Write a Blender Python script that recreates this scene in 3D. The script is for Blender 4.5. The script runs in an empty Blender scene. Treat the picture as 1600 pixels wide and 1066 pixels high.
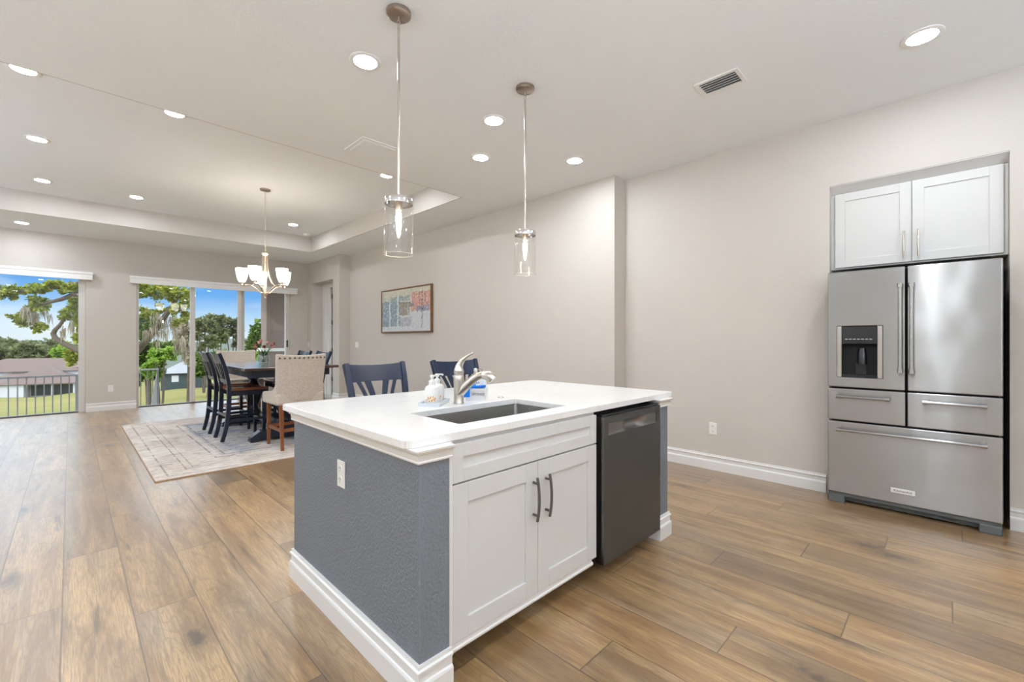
import bpy, bmesh, math, random
from mathutils import Vector, Matrix
random.seed(7)
PI = math.pi
SC = bpy.context.scene
COL = SC.collection

# ------------------------------------------------------------------ camera
FPX, CAMH, YAW, CX, CY = 685.8, 1.249, 0.7888, 800.0, 532.46
cam_data = bpy.data.cameras.new('camera')
cam_data.sensor_width = 36.0
cam_data.lens = FPX * 36.0 / 1600.0
cam_data.shift_y = -(533.0 - CY) / 1600.0
cam_data.clip_start = 0.05
cam_data.clip_end = 2000
cam = bpy.data.objects.new('camera', cam_data)
COL.objects.link(cam)
cam.location = (0, 0, CAMH)
cam.rotation_euler = (PI / 2, 0, -YAW)
SC.camera = cam

# ------------------------------------------------------------------ world, sun, exposure
SC.view_settings.view_transform = 'Standard'
SC.view_settings.look = 'None'
SC.view_settings.gamma = 1.0
SC.view_settings.use_curve_mapping = False
SC.view_settings.exposure = 0.0
DOWNLIGHT = 220.0      # radiance of a downlight lens
SC.cycles.max_bounces = 10
SC.cycles.diffuse_bounces = 6
SC.cycles.glossy_bounces = 4
SC.cycles.transmission_bounces = 8
SC.cycles.transparent_max_bounces = 12
SC.cycles.sample_clamp_indirect = 6.0
SC.cycles.caustics_reflective = False
SC.cycles.caustics_refractive = False
SC.cycles.use_denoising = True

world = bpy.data.worlds.new('sky')
SC.world = world
world.use_nodes = True
wn = world.node_tree
wn.nodes.clear()
w_out = wn.nodes.new('ShaderNodeOutputWorld')
w_bg = wn.nodes.new('ShaderNodeBackground')
w_tc = wn.nodes.new('ShaderNodeTexCoord')
w_sep = wn.nodes.new('ShaderNodeSeparateXYZ')
w_ramp = wn.nodes.new('ShaderNodeValToRGB')
w_noise = wn.nodes.new('ShaderNodeTexNoise')
w_map = wn.nodes.new('ShaderNodeMapping')
w_cr = wn.nodes.new('ShaderNodeValToRGB')
w_mix = wn.nodes.new('ShaderNodeMixRGB')
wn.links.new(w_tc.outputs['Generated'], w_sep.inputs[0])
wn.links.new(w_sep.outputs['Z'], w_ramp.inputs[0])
wn.links.new(w_tc.outputs['Generated'], w_map.inputs[0])
w_map.inputs['Scale'].default_value = (3.0, 3.0, 11.0)
wn.links.new(w_map.outputs[0], w_noise.inputs['Vector'])
w_noise.inputs['Scale'].default_value = 1.6
w_noise.inputs['Detail'].default_value = 5
wn.links.new(w_noise.outputs['Fac'], w_cr.inputs[0])
w_cr.color_ramp.elements[0].position = 0.50
w_cr.color_ramp.elements[1].position = 0.78
w_cr.color_ramp.elements[0].color = (0, 0, 0, 1)
w_cr.color_ramp.elements[1].color = (0.85, 0.85, 0.85, 1)
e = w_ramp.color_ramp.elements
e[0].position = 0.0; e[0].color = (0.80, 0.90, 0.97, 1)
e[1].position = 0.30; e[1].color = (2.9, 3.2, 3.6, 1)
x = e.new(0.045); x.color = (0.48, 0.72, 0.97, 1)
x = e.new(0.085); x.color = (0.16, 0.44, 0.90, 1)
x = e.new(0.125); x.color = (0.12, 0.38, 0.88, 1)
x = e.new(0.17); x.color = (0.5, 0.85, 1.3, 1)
w_mix.inputs[2].default_value = (0.92, 0.95, 1.0, 1)
w_mix.blend_type = 'LIGHTEN'
wn.links.new(w_cr.outputs[0], w_mix.inputs[0])
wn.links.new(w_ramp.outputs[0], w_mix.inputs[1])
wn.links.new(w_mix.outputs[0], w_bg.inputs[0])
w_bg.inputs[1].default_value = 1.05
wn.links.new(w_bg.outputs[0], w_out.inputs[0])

sun_data = bpy.data.lights.new('sun', 'SUN')
sun_data.energy = 1.6
sun_data.angle = 0.01
sun_data.color = (1.0, 0.95, 0.86)
sun = bpy.data.objects.new('sun', sun_data)
COL.objects.link(sun)
sun.rotation_euler = Vector((0.66, 0.36, -0.66)).to_track_quat('-Z', 'Y').to_euler()

# ------------------------------------------------------------------ node helpers / materials
class NT:
    def __init__(self, name):
        self.m = bpy.data.materials.new(name)
        self.m.use_nodes = True
        self.t = self.m.node_tree
        self.t.nodes.clear()
        self.out = self.n('ShaderNodeOutputMaterial')
    def n(self, kind, **kw):
        x = self.t.nodes.new(kind)
        for k, v in kw.items():
            setattr(x, k, v)
        return x
    def link(self, a, b):
        self.t.links.new(a, b)
    def put(self, sock, v):
        if isinstance(v, bpy.types.NodeSocket):
            self.link(v, sock)
        elif v is not None:
            sock.default_value = v
    def math(self, op, a, b=None, c=None):
        x = self.n('ShaderNodeMath', operation=op)
        self.put(x.inputs[0], a)
        if b is not None: self.put(x.inputs[1], b)
        if c is not None: self.put(x.inputs[2], c)
        return x.outputs[0]
    def mix(self, f, a, b, blend='MIX'):
        x = self.n('ShaderNodeMixRGB', blend_type=blend)
        self.put(x.inputs[0], f); self.put(x.inputs[1], a); self.put(x.inputs[2], b)
        return x.outputs[0]
    def ramp(self, f, stops, interp='LINEAR'):
        x = self.n('ShaderNodeValToRGB')
        x.color_ramp.interpolation = interp
        el = x.color_ramp.elements
        el[0].position = stops[0][0]; el[0].color = stops[0][1]
        el[1].position = stops[-1][0]; el[1].color = stops[-1][1]
        for p, c in stops[1:-1]:
            q = el.new(p); q.color = c
        self.put(x.inputs[0], f)
        return x.outputs[0]
    def coord(self, which='Object'):
        return self.n('ShaderNodeTexCoord').outputs[which]
    def xyz(self, v):
        x = self.n('ShaderNodeSeparateXYZ'); self.link(v, x.inputs[0])
        return x.outputs[0], x.outputs[1], x.outputs[2]
    def vec(self, a, b, c):
        x = self.n('ShaderNodeCombineXYZ')
        self.put(x.inputs[0], a); self.put(x.inputs[1], b); self.put(x.inputs[2], c)
        return x.outputs[0]
    def noise(self, v, scale=5, detail=2, rough=0.5, dist=0.0, out='Fac'):
        x = self.n('ShaderNodeTexNoise')
        if v is not None: self.link(v, x.inputs['Vector'])
        x.inputs['Scale'].default_value = scale
        x.inputs['Detail'].default_value = detail
        x.inputs['Roughness'].default_value = rough
        x.inputs['Distortion'].default_value = dist
        return x.outputs[out]
    def mapping(self, v, scale=(1, 1, 1), loc=(0, 0, 0)):
        x = self.n('ShaderNodeMapping'); self.link(v, x.inputs[0])
        x.inputs['Scale'].default_value = scale
        x.inputs['Location'].default_value = loc
        return x.outputs[0]
    def bump(self, h, strength=0.2, dist=0.01):
        x = self.n('ShaderNodeBump')
        x.inputs['Strength'].default_value = strength
        x.inputs['Distance'].default_value = dist
        self.link(h, x.inputs['Height'])
        return x.outputs[0]
    def bsdf(self, color, rough=0.5, metal=0.0, spec=0.5, normal=None, **kw):
        b = self.n('ShaderNodeBsdfPrincipled')
        self.put(b.inputs['Base Color'], color)
        self.put(b.inputs['Roughness'], rough)
        self.put(b.inputs['Metallic'], metal)
        self.put(b.inputs['Specular IOR Level'], spec)
        if normal is not None: self.link(normal, b.inputs['Normal'])
        for k, v in kw.items():
            self.put(b.inputs[k.replace('_', ' ')], v)
        self.link(b.outputs[0], self.out.inputs[0])
        return b

def srgb(r, g, b):
    f = lambda c: (c / 255 / 12.92) if c / 255 <= 0.04045 else ((c / 255 + 0.055) / 1.055) ** 2.4
    return (f(r), f(g), f(b), 1)

def plain(name, col, rough=0.5, metal=0.0, spec=0.5, var=0.04, bump=0.0, bscale=60.0, bdist=.004, **kw):
    t = NT(name)
    co = t.coord()
    nz = t.noise(co, 7.0, 3)
    dark = tuple(c * (1 - var) for c in col[:3]) + (1,)
    lite = tuple(min(1, c * (1 + var)) for c in col[:3]) + (1,)
    c = t.mix(nz, dark, lite)
    nm = None
    if bump:
        nm = t.bump(t.noise(co, bscale, 3), bump, bdist)
    t.bsdf(c, rough, metal, spec, nm, **kw)
    return t.m

def emit(name, col, strength):
    t = NT(name)
    x = t.n('ShaderNodeEmission')
    x.inputs[0].default_value = col; x.inputs[1].default_value = strength
    t.link(x.outputs[0], t.out.inputs[0])
    return t.m

M = {}
M['wall'] = plain('wall_paint', (0.605, 0.562, 0.515, 1), 0.75, bump=0.35, bscale=95, var=0.015)
M['ceiling'] = plain('ceiling_paint', (0.865, 0.885, 0.895, 1), 0.85, bump=0.35, bscale=70, var=0.015)
M['trim'] = plain('white_trim_paint', (0.82, 0.815, 0.80, 1), 0.35, var=0.01)
M['cabinet'] = plain('white_cabinet_lacquer', (0.68, 0.675, 0.66, 1), 0.32, var=0.01)
M['gray'] = plain('gray_textured_paint', (0.165, 0.178, 0.198, 1), 0.55, bump=1.0, bscale=85, bdist=.0055, var=0.05)
M['plate'] = plain('white_plastic', (0.85, 0.84, 0.82, 1), 0.3, var=0.01)
M['slot'] = plain('dark_slot', (0.05, 0.05, 0.05, 1), 0.5)
M['vinyl'] = plain('white_vinyl_frame', (0.66, 0.64, 0.61, 1), 0.4, var=0.02)
M['nickel'] = plain('brushed_nickel', (0.60, 0.55, 0.49, 1), 0.28, 1.0)
M['chrome'] = plain('polished_chrome', (0.75, 0.74, 0.73, 1), 0.10, 1.0)
M['bronze'] = plain('aged_nickel', (0.40, 0.33, 0.28, 1), 0.32, 1.0)
M['warm_nickel'] = plain('warm_brushed_nickel', (0.72, 0.58, 0.44, 1), 0.28, 1.0)
M['pull'] = plain('dark_nickel_pull', (0.16, 0.15, 0.14, 1), 0.35, 0.9)
M['black'] = plain('black_plastic', (0.008, 0.008, 0.009, 1), 0.25)
M['blackmatte'] = plain('black_matte', (0.01, 0.01, 0.01, 1), 0.8)
M['grille'] = plain('dark_gray_grille', (0.09, 0.095, 0.095, 1), 0.5)
M['navy'] = plain('navy_black_paint', (0.012, 0.018, 0.032, 1), 0.22, var=0.1)
M['stoolnavy'] = plain('navy_blue_paint', (0.005, 0.013, 0.042, 1), 0.32, var=0.1)
M['lens'] = emit('downlight_lens', (0.93, 1.0, 1.07, 1), DOWNLIGHT)
M['bulb'] = emit('warm_bulb', (1.0, 0.80, 0.55, 1), 280.0)
M['ceramic'] = plain('white_ceramic', (0.86, 0.86, 0.86, 1), 0.15, var=0.005)
M['sponge'] = plain('blue_sponge', (0.0, 0.19, 0.75, 1), 0.8, bump=0.6, bscale=300, var=0.1)
M['trayglaze'] = plain('pale_blue_gray_glaze', srgb(206, 212, 218), 0.2)
M['pocket'] = plain('smoked_steel', (0.30, 0.29, 0.28, 1), 0.3, 1.0)
M['ink'] = plain('dark_gray_ink', (0.08, 0.08, 0.09, 1), 0.6)
M['lotion'] = plain('white_bottle_plastic', (0.85, 0.84, 0.82, 1), 0.3, var=0.01)
M['orange'] = plain('orange_label_ink', (0.75, 0.30, 0.03, 1), 0.5, var=0.3)

def frosted():
    t = NT('lit_frosted_glass')
    e1 = t.n('ShaderNodeEmission'); e1.inputs[0].default_value = (1.0, 0.92, 0.82, 1); e1.inputs[1].default_value = 11.0
    d = t.n('ShaderNodeBsdfDiffuse'); d.inputs[0].default_value = (0.9, 0.88, 0.85, 1)
    a = t.n('ShaderNodeAddShader')
    t.link(e1.outputs[0], a.inputs[0]); t.link(d.outputs[0], a.inputs[1]); t.link(a.outputs[0], t.out.inputs[0])
    return t.m
M['shade'] = frosted()

def thin_glass(name, tint=(1, 1, 1, 1), refl=1.0, base=0.045):
    t = NT(name)
    tr = t.n('ShaderNodeBsdfTransparent'); tr.inputs[0].default_value = tint
    gl = t.n('ShaderNodeBsdfGlossy'); gl.inputs['Roughness'].default_value = 0.0
    gl.inputs[0].default_value = (1, 1, 1, 1)
    lw = t.n('ShaderNodeLayerWeight'); lw.inputs[0].default_value = 0.5
    f5 = t.math('POWER', lw.outputs['Facing'], 5.0)
    f = t.math('MULTIPLY', t.math('ADD', base, t.math('MULTIPLY', f5, 1 - base)), refl)
    mx = t.n('ShaderNodeMixShader')
    t.link(f, mx.inputs[0]); t.link(tr.outputs[0], mx.inputs[1]); t.link(gl.outputs[0], mx.inputs[2])
    t.link(mx.outputs[0], t.out.inputs[0])
    return t.m
M['pane'] = thin_glass('window_glass', (0.97, 0.985, 0.98, 1), 0.45)
M['glass'] = thin_glass('clear_lamp_glass', (0.955, 0.945, 0.93, 1), 1.0, 0.07)
M['glassrim'] = plain('clear_glass_rim', (0.75, 0.72, 0.68, 1), 0.1)
M['vase_glass'] = thin_glass('vase_glass', (0.88, 0.93, 0.92, 1), 1.2)

def steel(name, col, rough, aniso=0.75, axis='Z', grain=900.0):
    t = NT(name)
    co = t.coord()
    nz = t.noise(t.mapping(co, (3, 3, grain)), 1.0, 2)
    c = t.mix(nz, tuple(x * 0.93 for x in col[:3]) + (1,), col)
    tg = t.vec(0.0, 0.0, 1.0)
    big = t.noise(t.mapping(co, (2.2, 3.0, 2.0)), 1.3, 1)
    nm = t.bump(big, 0.10, 0.08)
    b = t.bsdf(c, rough, 1.0, 0.5, nm, Anisotropic=aniso)
    t.link(tg, b.inputs['Tangent'])
    return t.m
M['steel'] = steel('brushed_stainless', (0.45, 0.445, 0.435, 1), 0.265, 0.97)
M['darksteel'] = steel('dark_brushed_stainless', (0.165, 0.165, 0.163, 1), 0.32, 0.9)
M['sink'] = steel('satin_steel_basin', (0.36, 0.35, 0.33, 1), 0.35, 0.4)

def floor_mat():
    t = NT('oak_plank_floor')
    co = t.coord()
    x, y, z = t.xyz(co)
    W, L = 0.231, 1.575
    a = t.math('DIVIDE', t.math('ADD', x, 0.026 + W * 60), W)
    i = t.math('FLOOR', a); fx = t.math('FRACT', a)
    off = t.math('MULTIPLY', t.math('SUBTRACT', i, 60.0), 0.62)
    b = t.math('DIVIDE', t.math('ADD', t.math('SUBTRACT', y, t.math('ADD', off, 0.42)), 0.0), L)
    j = t.math('FLOOR', b); fy = t.math('FRACT', b)
    wn_ = t.n('ShaderNodeTexWhiteNoise', noise_dimensions='3D')
    t.link(t.vec(i, j, 0.37), wn_.inputs[0])
    r1 = wn_.outputs[0]
    rc = t.n('ShaderNodeSeparateColor'); t.link(wn_.outputs[1], rc.inputs[0])
    rr, rg, rb = rc.outputs[0], rc.outputs[1], rc.outputs[2]
    ox = t.math('MULTIPLY', rr, 37.0); oy = t.math('MULTIPLY', rg, 53.0)
    px = t.math('ADD', x, ox); py = t.math('ADD', y, oy)
    # base tone of each plank
    base = t.ramp(r1, [(0.0, srgb(158, 126, 84)), (0.25, srgb(190, 154, 106)), (0.5, srgb(170, 140, 102)),
                       (0.75, srgb(202, 164, 112)), (1.0, srgb(142, 116, 86))])
    # long soft streaks of tone
    s1 = t.noise(t.vec(t.math('MULTIPLY', px, 11.0), t.math('MULTIPLY', py, 1.0), rb), 1.0, 6, 0.68, 0.6)
    c = t.mix(t.ramp(s1, [(0.40, (0, 0, 0, 1)), (0.60, (1, 1, 1, 1))]), t.mix(1.0, base, (0.57, 0.50, 0.43, 1), 'MULTIPLY'), base)
    gy = t.noise(t.vec(t.math('MULTIPLY', px, 5.0), t.math('MULTIPLY', py, 0.6), 3.1), 1.0, 3)
    c = t.mix(t.math('MULTIPLY', t.ramp(gy, [(0.50, (0, 0, 0, 1)), (0.70, (1, 1, 1, 1))]), 0.42), c, srgb(150, 140, 126))
    # cathedral grain lines
    gn = t.noise(t.vec(t.math('MULTIPLY', px, 6.0), t.math('MULTIPLY', py, 0.55), rb), 1.0, 2, 0.45, 0.3)
    rings = t.math('FRACT', t.math('MULTIPLY', gn, 26.0))
    line = t.ramp(rings, [(0.0, (1, 1, 1, 1)), (0.12, (0, 0, 0, 1)), (0.86, (0, 0, 0, 1)), (1.0, (1, 1, 1, 1))])
    c = t.mix(t.math('MULTIPLY', line, 0.34), c, srgb(98, 76, 54))
    # fine pores
    fg = t.noise(t.vec(t.math('MULTIPLY', px, 210.0), t.math('MULTIPLY', py, 7.0), 0.0), 1.0, 3, 0.7)
    c = t.mix(t.math('MULTIPLY', t.ramp(fg, [(0.42, (1, 1, 1, 1)), (0.56, (0, 0, 0, 1))]), 0.50), c, srgb(106, 84, 62))
    # knots
    vo = t.n('ShaderNodeTexVoronoi'); vo.inputs['Scale'].default_value = 1.0
    t.link(t.vec(t.math('ADD', t.math('MULTIPLY', px, 3.4), t.math('MULTIPLY', gn, 0.5)), t.math('MULTIPLY', py, 1.35), 0.0), vo.inputs['Vector'])
    kd = t.math('ADD', vo.outputs['Distance'], t.math('MULTIPLY', t.noise(co, 26.0, 3), 0.20))
    kn = t.ramp(kd, [(0.15, (1, 1, 1, 1)), (0.23, (0.45, 0.45, 0.45, 1)), (0.40, (0, 0, 0, 1))])
    c = t.mix(t.math('MULTIPLY', kn, 0.85), c, srgb(62, 46, 34))
    # long dark cracks and mineral streaks
    cr = t.noise(t.vec(t.math('MULTIPLY', px, 17.0), t.math('MULTIPLY', py, 1.7), 9.0), 1.0, 4, 0.55, 0.4)
    c = t.mix(t.math('MULTIPLY', t.ramp(cr, [(0.60, (0, 0, 0, 1)), (0.72, (1, 1, 1, 1))]), 0.72), c, srgb(74, 56, 41))
    # seams
    ex = t.math('MINIMUM', fx, t.math('SUBTRACT', 1.0, fx))
    ey = t.math('MULTIPLY', t.math('MINIMUM', fy, t.math('SUBTRACT', 1.0, fy)), L / W)
    ed = t.math('MINIMUM', ex, ey)
    sm = t.ramp(ed, [(0.006, (1, 1, 1, 1)), (0.016, (0, 0, 0, 1))])
    c = t.mix(t.math('MULTIPLY', sm, 0.7), c, srgb(60, 46, 35))
    h = t.math('SUBTRACT', t.math('MULTIPLY', fg, 0.25), t.math('MULTIPLY', sm, 1.0))
    nm = t.bump(h, 0.25, 0.003)
    ro = t.math('ADD', 0.30, t.math('MULTIPLY', fg, 0.14))
    t.bsdf(c, ro, 0.0, 0.8, nm, Coat_Weight=0.65, Coat_Roughness=0.29)
    return t.m
M['floor'] = floor_mat()

def tile_mat():
    return plain('gray_stone_tile', srgb(190, 186, 180), 0.35, var=0.05)
M['tile'] = tile_mat()

def rug_mat():
    t = NT('distressed_woven_rug')
    x, y, z = t.xyz(t.coord())
    HX, HY = 1.385, 1.81
    dx = t.math('SUBTRACT', HX, t.math('ABSOLUTE', x))
    dy = t.math('SUBTRACT', HY, t.math('ABSOLUTE', y))
    d = t.math('MINIMUM', dx, dy)
    co = t.coord()
    warp = t.noise(co, 9.0, 4)
    big = t.noise(co, 2.2, 5, 0.6)
    streak = t.noise(t.mapping(co, (9, 26, 1)), 1.0, 6, 0.72, 0.9)
    fine = t.noise(t.mapping(co, (140, 60, 1)), 1.0, 2, 0.7)
    field = t.mix(t.ramp(big, [(0.35, (0, 0, 0, 1)), (0.65, (1, 1, 1, 1))]), srgb(212, 205, 196), srgb(146, 152, 164))
    border = t.mix(t.ramp(big, [(0.4, (0, 0, 0, 1)), (0.6, (1, 1, 1, 1))]), srgb(218, 210, 200), srgb(202, 188, 176))
    inner = t.math('GREATER_THAN', d, 0.62)
    c = t.mix(inner, border, field)
    dk = t.math('MULTIPLY', t.ramp(streak, [(0.48, (0, 0, 0, 1)), (0.66, (1, 1, 1, 1))]), t.math('ADD', 0.60, t.math('MULTIPLY', inner, 0.35)))
    c = t.mix(dk, c, t.mix(t.ramp(big, [(.40, (0, 0, 0, 1)), (.60, (1, 1, 1, 1))]), srgb(132, 116, 108), srgb(66, 78, 102)))
    for c0, wd, am in ((0.10, 0.008, 0.55), (0.26, 0.006, 0.6), (0.32, 0.006, 0.5), (0.56, 0.008, 0.65), (0.66, 0.008, 0.65)):
        ln = t.math('LESS_THAN', t.math('ABSOLUTE', t.math('SUBTRACT', d, c0)), wd)
        ln = t.math('MULTIPLY', t.math('MULTIPLY', ln, t.ramp(warp, [(0.36, (0.1, 0.1, 0.1, 1)), (0.52, (1, 1, 1, 1))])), am)
        c = t.mix(ln, c, srgb(98, 88, 88))
    c = t.mix(t.math('MULTIPLY', fine, 0.18), c, srgb(150, 140, 132))
    t.bsdf(c, 0.95, 0.0, 0.1, t.bump(fine, 0.4, 0.004))
    return t.m
M['rug'] = rug_mat()
M['rugedge'] = plain('rug_binding', srgb(168, 140, 116), 0.9)

def quartz():
    t = NT('white_quartz')
    co = t.coord()
    n1 = t.noise(co, 2.4, 6, 0.6, 1.4)
    v = t.math('ABSOLUTE', t.math('SUBTRACT', n1, 0.5))
    vein = t.ramp(v, [(0.0, (1, 1, 1, 1)), (0.018, (0, 0, 0, 1))])
    c = t.mix(t.math('MULTIPLY', vein, 0.16), (0.90, 0.895, 0.88, 1), (0.55, 0.53, 0.50, 1))
    t.bsdf(c, 0.12, 0.0, 0.5)
    return t.m
M['quartz'] = quartz()

def wood(name, c0, c1, rough=0.3, axis=1):
    t = NT(name)
    co = t.coord()
    sc = [26, 26, 26]; sc[axis] = 2.2
    n1 = t.noise(t.mapping(co, tuple(sc)), 1.0, 4, 0.6, 0.8)
    t.bsdf(t.mix(n1, c0, c1), rough, 0.0, 0.5)
    return t.m
M['seatwood'] = wood('chestnut_seat_wood', (0.10, 0.028, 0.010, 1), (0.22, 0.075, 0.028, 1), 0.18)
M['tabletop'] = wood('dark_walnut_tabletop', (0.028, 0.012, 0.007, 1), (0.07, 0.026, 0.013, 1), 0.25)
_b = [n for n in M['tabletop'].node_tree.nodes if n.type == 'BSDF_PRINCIPLED'][0]
_b.inputs['Coat Weight'].default_value = 1.0; _b.inputs['Coat Roughness'].default_value = 0.15
M['legwood'] = wood('brown_leg_wood', (0.15, 0.045, 0.014, 1), (0.25, 0.085, 0.028, 1), 0.3, 2)
M['framewood'] = wood('walnut_frame', (0.13, 0.06, 0.025, 1), (0.24, 0.12, 0.055, 1), 0.5, 2)

def linen(name, c0, c1):
    t = NT(name)
    co = t.coord()
    n1 = t.noise(t.mapping(co, (160, 160, 60)), 1.0, 3, 0.7)
    n2 = t.noise(t.mapping(co, (60, 60, 200)), 1.0, 3, 0.7)
    f = t.math('MULTIPLY', t.math('ADD', n1, n2), 0.5)
    t.bsdf(t.mix(t.ramp(f, [(0.38, (0, 0, 0, 1)), (0.62, (1, 1, 1, 1))]), c0, c1), 0.95, 0.0, 0.1, t.bump(f, 0.4, 0.003))
    return t.m
M['linen'] = linen('beige_linen', srgb(176, 164, 152), srgb(216, 206, 195))

# ------------------------------------------------------------------ mesh helpers
class MB:
    def __init__(self):
        self.bm = bmesh.new()
    def _f(self, vs):
        try:
            return self.bm.faces.new(vs)
        except ValueError:
            return None
    def box(self, x0, y0, z0, x1, y1, z1, mat=None):
        c = [(x0, y0, z0), (x1, y0, z0), (x1, y1, z0), (x0, y1, z0), (x0, y0, z1), (x1, y0, z1), (x1, y1, z1), (x0, y1, z1)]
        v = [self.bm.verts.new((mat @ Vector(p)) if mat else p) for p in c]
        for q in ((0, 3, 2, 1), (4, 5, 6, 7), (0, 1, 5, 4), (1, 2, 6, 5), (2, 3, 7, 6), (3, 0, 4, 7)):
            self._f([v[k] for k in q])
        return self
    def lathe(self, prof, c=(0, 0, 0), n=24, mat=None):
        rings = []
        for r, z in prof:
            if r < 1e-6:
                p = Vector((c[0], c[1], c[2] + z))
                rings.append([self.bm.verts.new((mat @ p) if mat else p)])
            else:
                ring = []
                for k in range(n):
                    a = 2 * PI * k / n
                    p = Vector((c[0] + r * math.cos(a), c[1] + r * math.sin(a), c[2] + z))
                    ring.append(self.bm.verts.new((mat @ p) if mat else p))
                rings.append(ring)
        for A, B in zip(rings, rings[1:]):
            if len(A) == 1 and len(B) == 1: continue
            for k in range(n):
                k2 = (k + 1) % n
                if len(A) == 1: self._f([A[0], B[k], B[k2]])
                elif len(B) == 1: self._f([A[k], A[k2], B[0]])
                else: self._f([A[k], A[k2], B[k2], B[k]])
        return self
    def cyl(self, p0, p1, r0, r1=None, n=16):
        return self.tube([p0, p1], [r0, r1 if r1 is not None else r0], n)
    def tube(self, pts, r, n=12, closed=False):
        pts = [Vector(p) for p in pts]
        if not isinstance(r, (list, tuple)): r = [r] * len(pts)
        rings = []
        prev = None
        m = len(pts)
        for k, p in enumerate(pts):
            if closed: d = pts[(k + 1) % m] - pts[k - 1]
            else: d = pts[min(k + 1, m - 1)] - pts[max(k - 1, 0)]
            d.normalize()
            if prev is None:
                u = d.orthogonal().normalized()
            else:
                u = (prev - d * prev.dot(d))
                u = u.normalized() if u.length > 1e-6 else d.orthogonal().normalized()
            prev = u
            v = d.cross(u)
            rings.append([self.bm.verts.new(p + (u * math.cos(2 * PI * q / n) + v * math.sin(2 * PI * q / n)) * r[k]) for q in range(n)])
        rng = range(m) if closed else range(m - 1)
        for k in rng:
            A, B = rings[k], rings[(k + 1) % m]
            for q in range(n):
                self._f([A[q], A[(q + 1) % n], B[(q + 1) % n], B[q]])
        if not closed:
            self._f(list(reversed(rings[0]))); self._f(rings[-1])
        return self
    def bar(self, pts, w, h, side=(1, 0, 0)):
        """rectangular section swept along pts; w across `side`, h across the third axis"""
        pts = [Vector(p) for p in pts]
        m = len(pts)
        if not isinstance(w, (list, tuple)): w = [w] * m
        if not isinstance(h, (list, tuple)): h = [h] * m
        rings = []
        for k, p in enumerate(pts):
            d = (pts[min(k + 1, m - 1)] - pts[max(k - 1, 0)]).normalized()
            s = Vector(side); s = (s - d * s.dot(d)).normalized()
            t = d.cross(s)
            a, b = w[k] / 2, h[k] / 2
            rings.append([self.bm.verts.new(p + s * i + t * j) for i, j in ((-a, -b), (a, -b), (a, b), (-a, b))])
        for A, B in zip(rings, rings[1:]):
            for q in range(4):
                self._f([A[q], A[(q + 1) % 4], B[(q + 1) % 4], B[q]])
        self._f(list(reversed(rings[0]))); self._f(rings[-1])
        return self
    def prism(self, poly, z0, z1):
        a = [self.bm.verts.new((p[0], p[1], z0)) for p in poly]
        b = [self.bm.verts.new((p[0], p[1], z1)) for p in poly]
        self._f(list(reversed(a))); self._f(b)
        n = len(poly)
        for k in range(n):
            self._f([a[k], a[(k + 1) % n], b[(k + 1) % n], b[k]])
        return self
    def sweep(self, path, prof, z=0.0, caps=True):
        """profile (out, up) carried along a flat path, mitred; out is to the left of travel"""
        P = [Vector((p[0], p[1])) for p in path]
        n = len(P)
        L = []
        for k in range(n):
            d1 = (P[k] - P[k - 1]).normalized() if k > 0 else None
            d2 = (P[k + 1] - P[k]).normalized() if k < n - 1 else None
            n1 = Vector((-d1.y, d1.x)) if d1 else None
            n2 = Vector((-d2.y, d2.x)) if d2 else None
            if n1 is None: m = n2
            elif n2 is None: m = n1
            else:
                m = (n1 + n2); m = m / max(0.2, m.dot(n1))
            L.append([self.bm.verts.new((P[k].x + m.x * o, P[k].y + m.y * o, z + u)) for o, u in prof])
        q = len(prof)
        for A, B in zip(L, L[1:]):
            for k in range(q - 1):
                self._f([A[k], B[k], B[k + 1], A[k + 1]])
            self._f([A[q - 1], B[q - 1], B[0], A[0]])
        if caps:
            self._f(list(reversed(L[0]))); self._f(L[-1])
        return self
    def grid(self, fn, nu, nv):
        v = [[self.bm.verts.new(fn(a / nu, b / nv)) for b in range(nv + 1)] for a in range(nu + 1)]
        for a in range(nu):
            for b in range(nv):
                self._f([v[a][b], v[a + 1][b], v[a + 1][b + 1], v[a][b + 1]])
        return self
    def build(self, name, mat, parent=None, smooth=False, bevel=0.0, seg=2, solid=0.0, loc=None):
        bm = self.bm
        bmesh.ops.recalc_face_normals(bm, faces=bm.faces[:])
        if smooth:
            for f in bm.faces: f.smooth = True
        me = bpy.data.meshes.new(name)
        bm.to_mesh(me); bm.free()
        o = bpy.data.objects.new(name, me)
        COL.objects.link(o)
        me.materials.append(M[mat] if isinstance(mat, str) else mat)
        if smooth:
            me.set_sharp_from_angle(angle=math.radians(38))
        if solid:
            s = o.modifiers.new('thickness', 'SOLIDIFY'); s.thickness = solid; s.offset = 0
        if bevel:
            b = o.modifiers.new('bevel', 'BEVEL'); b.width = bevel; b.segments = seg; b.limit_method = 'ANGLE'
            b.angle_limit = math.radians(40)
        if parent is not None: o.parent = parent
        if loc is not None: o.location = loc
        return o

def tag(o, label, cat, group=None, kind=None):
    o['label'] = label; o['category'] = cat
    if group: o['group'] = group
    if kind: o['kind'] = kind
    return o
def thing(name, label, cat, loc=(0, 0, 0), rz=0.0, group=None, kind=None):
    o = bpy.data.objects.new(name, None)
    COL.objects.link(o)
    o.empty_display_size = 0.1
    o.location = loc; o.rotation_euler = (0, 0, rz)
    return tag(o, label, cat, group, kind)
KIDS = lambda o: [c for c in bpy.data.objects if c.parent == o]
def dup(root, loc, rz, label, group=None):
    r = root.copy(); COL.objects.link(r)
    r.location = loc; r.rotation_euler = (0, 0, rz); r['label'] = label
    if group: r['group'] = group
    for ch in KIDS(root):
        c = ch.copy(); COL.objects.link(c); c.parent = r
        for g in KIDS(ch):
            d = g.copy(); COL.objects.link(d); d.parent = c
    return r
def struct(name, mb, mat, label, cat, **kw):
    return tag(mb.build(name, mat, **kw), label, cat, kind='structure')

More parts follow.
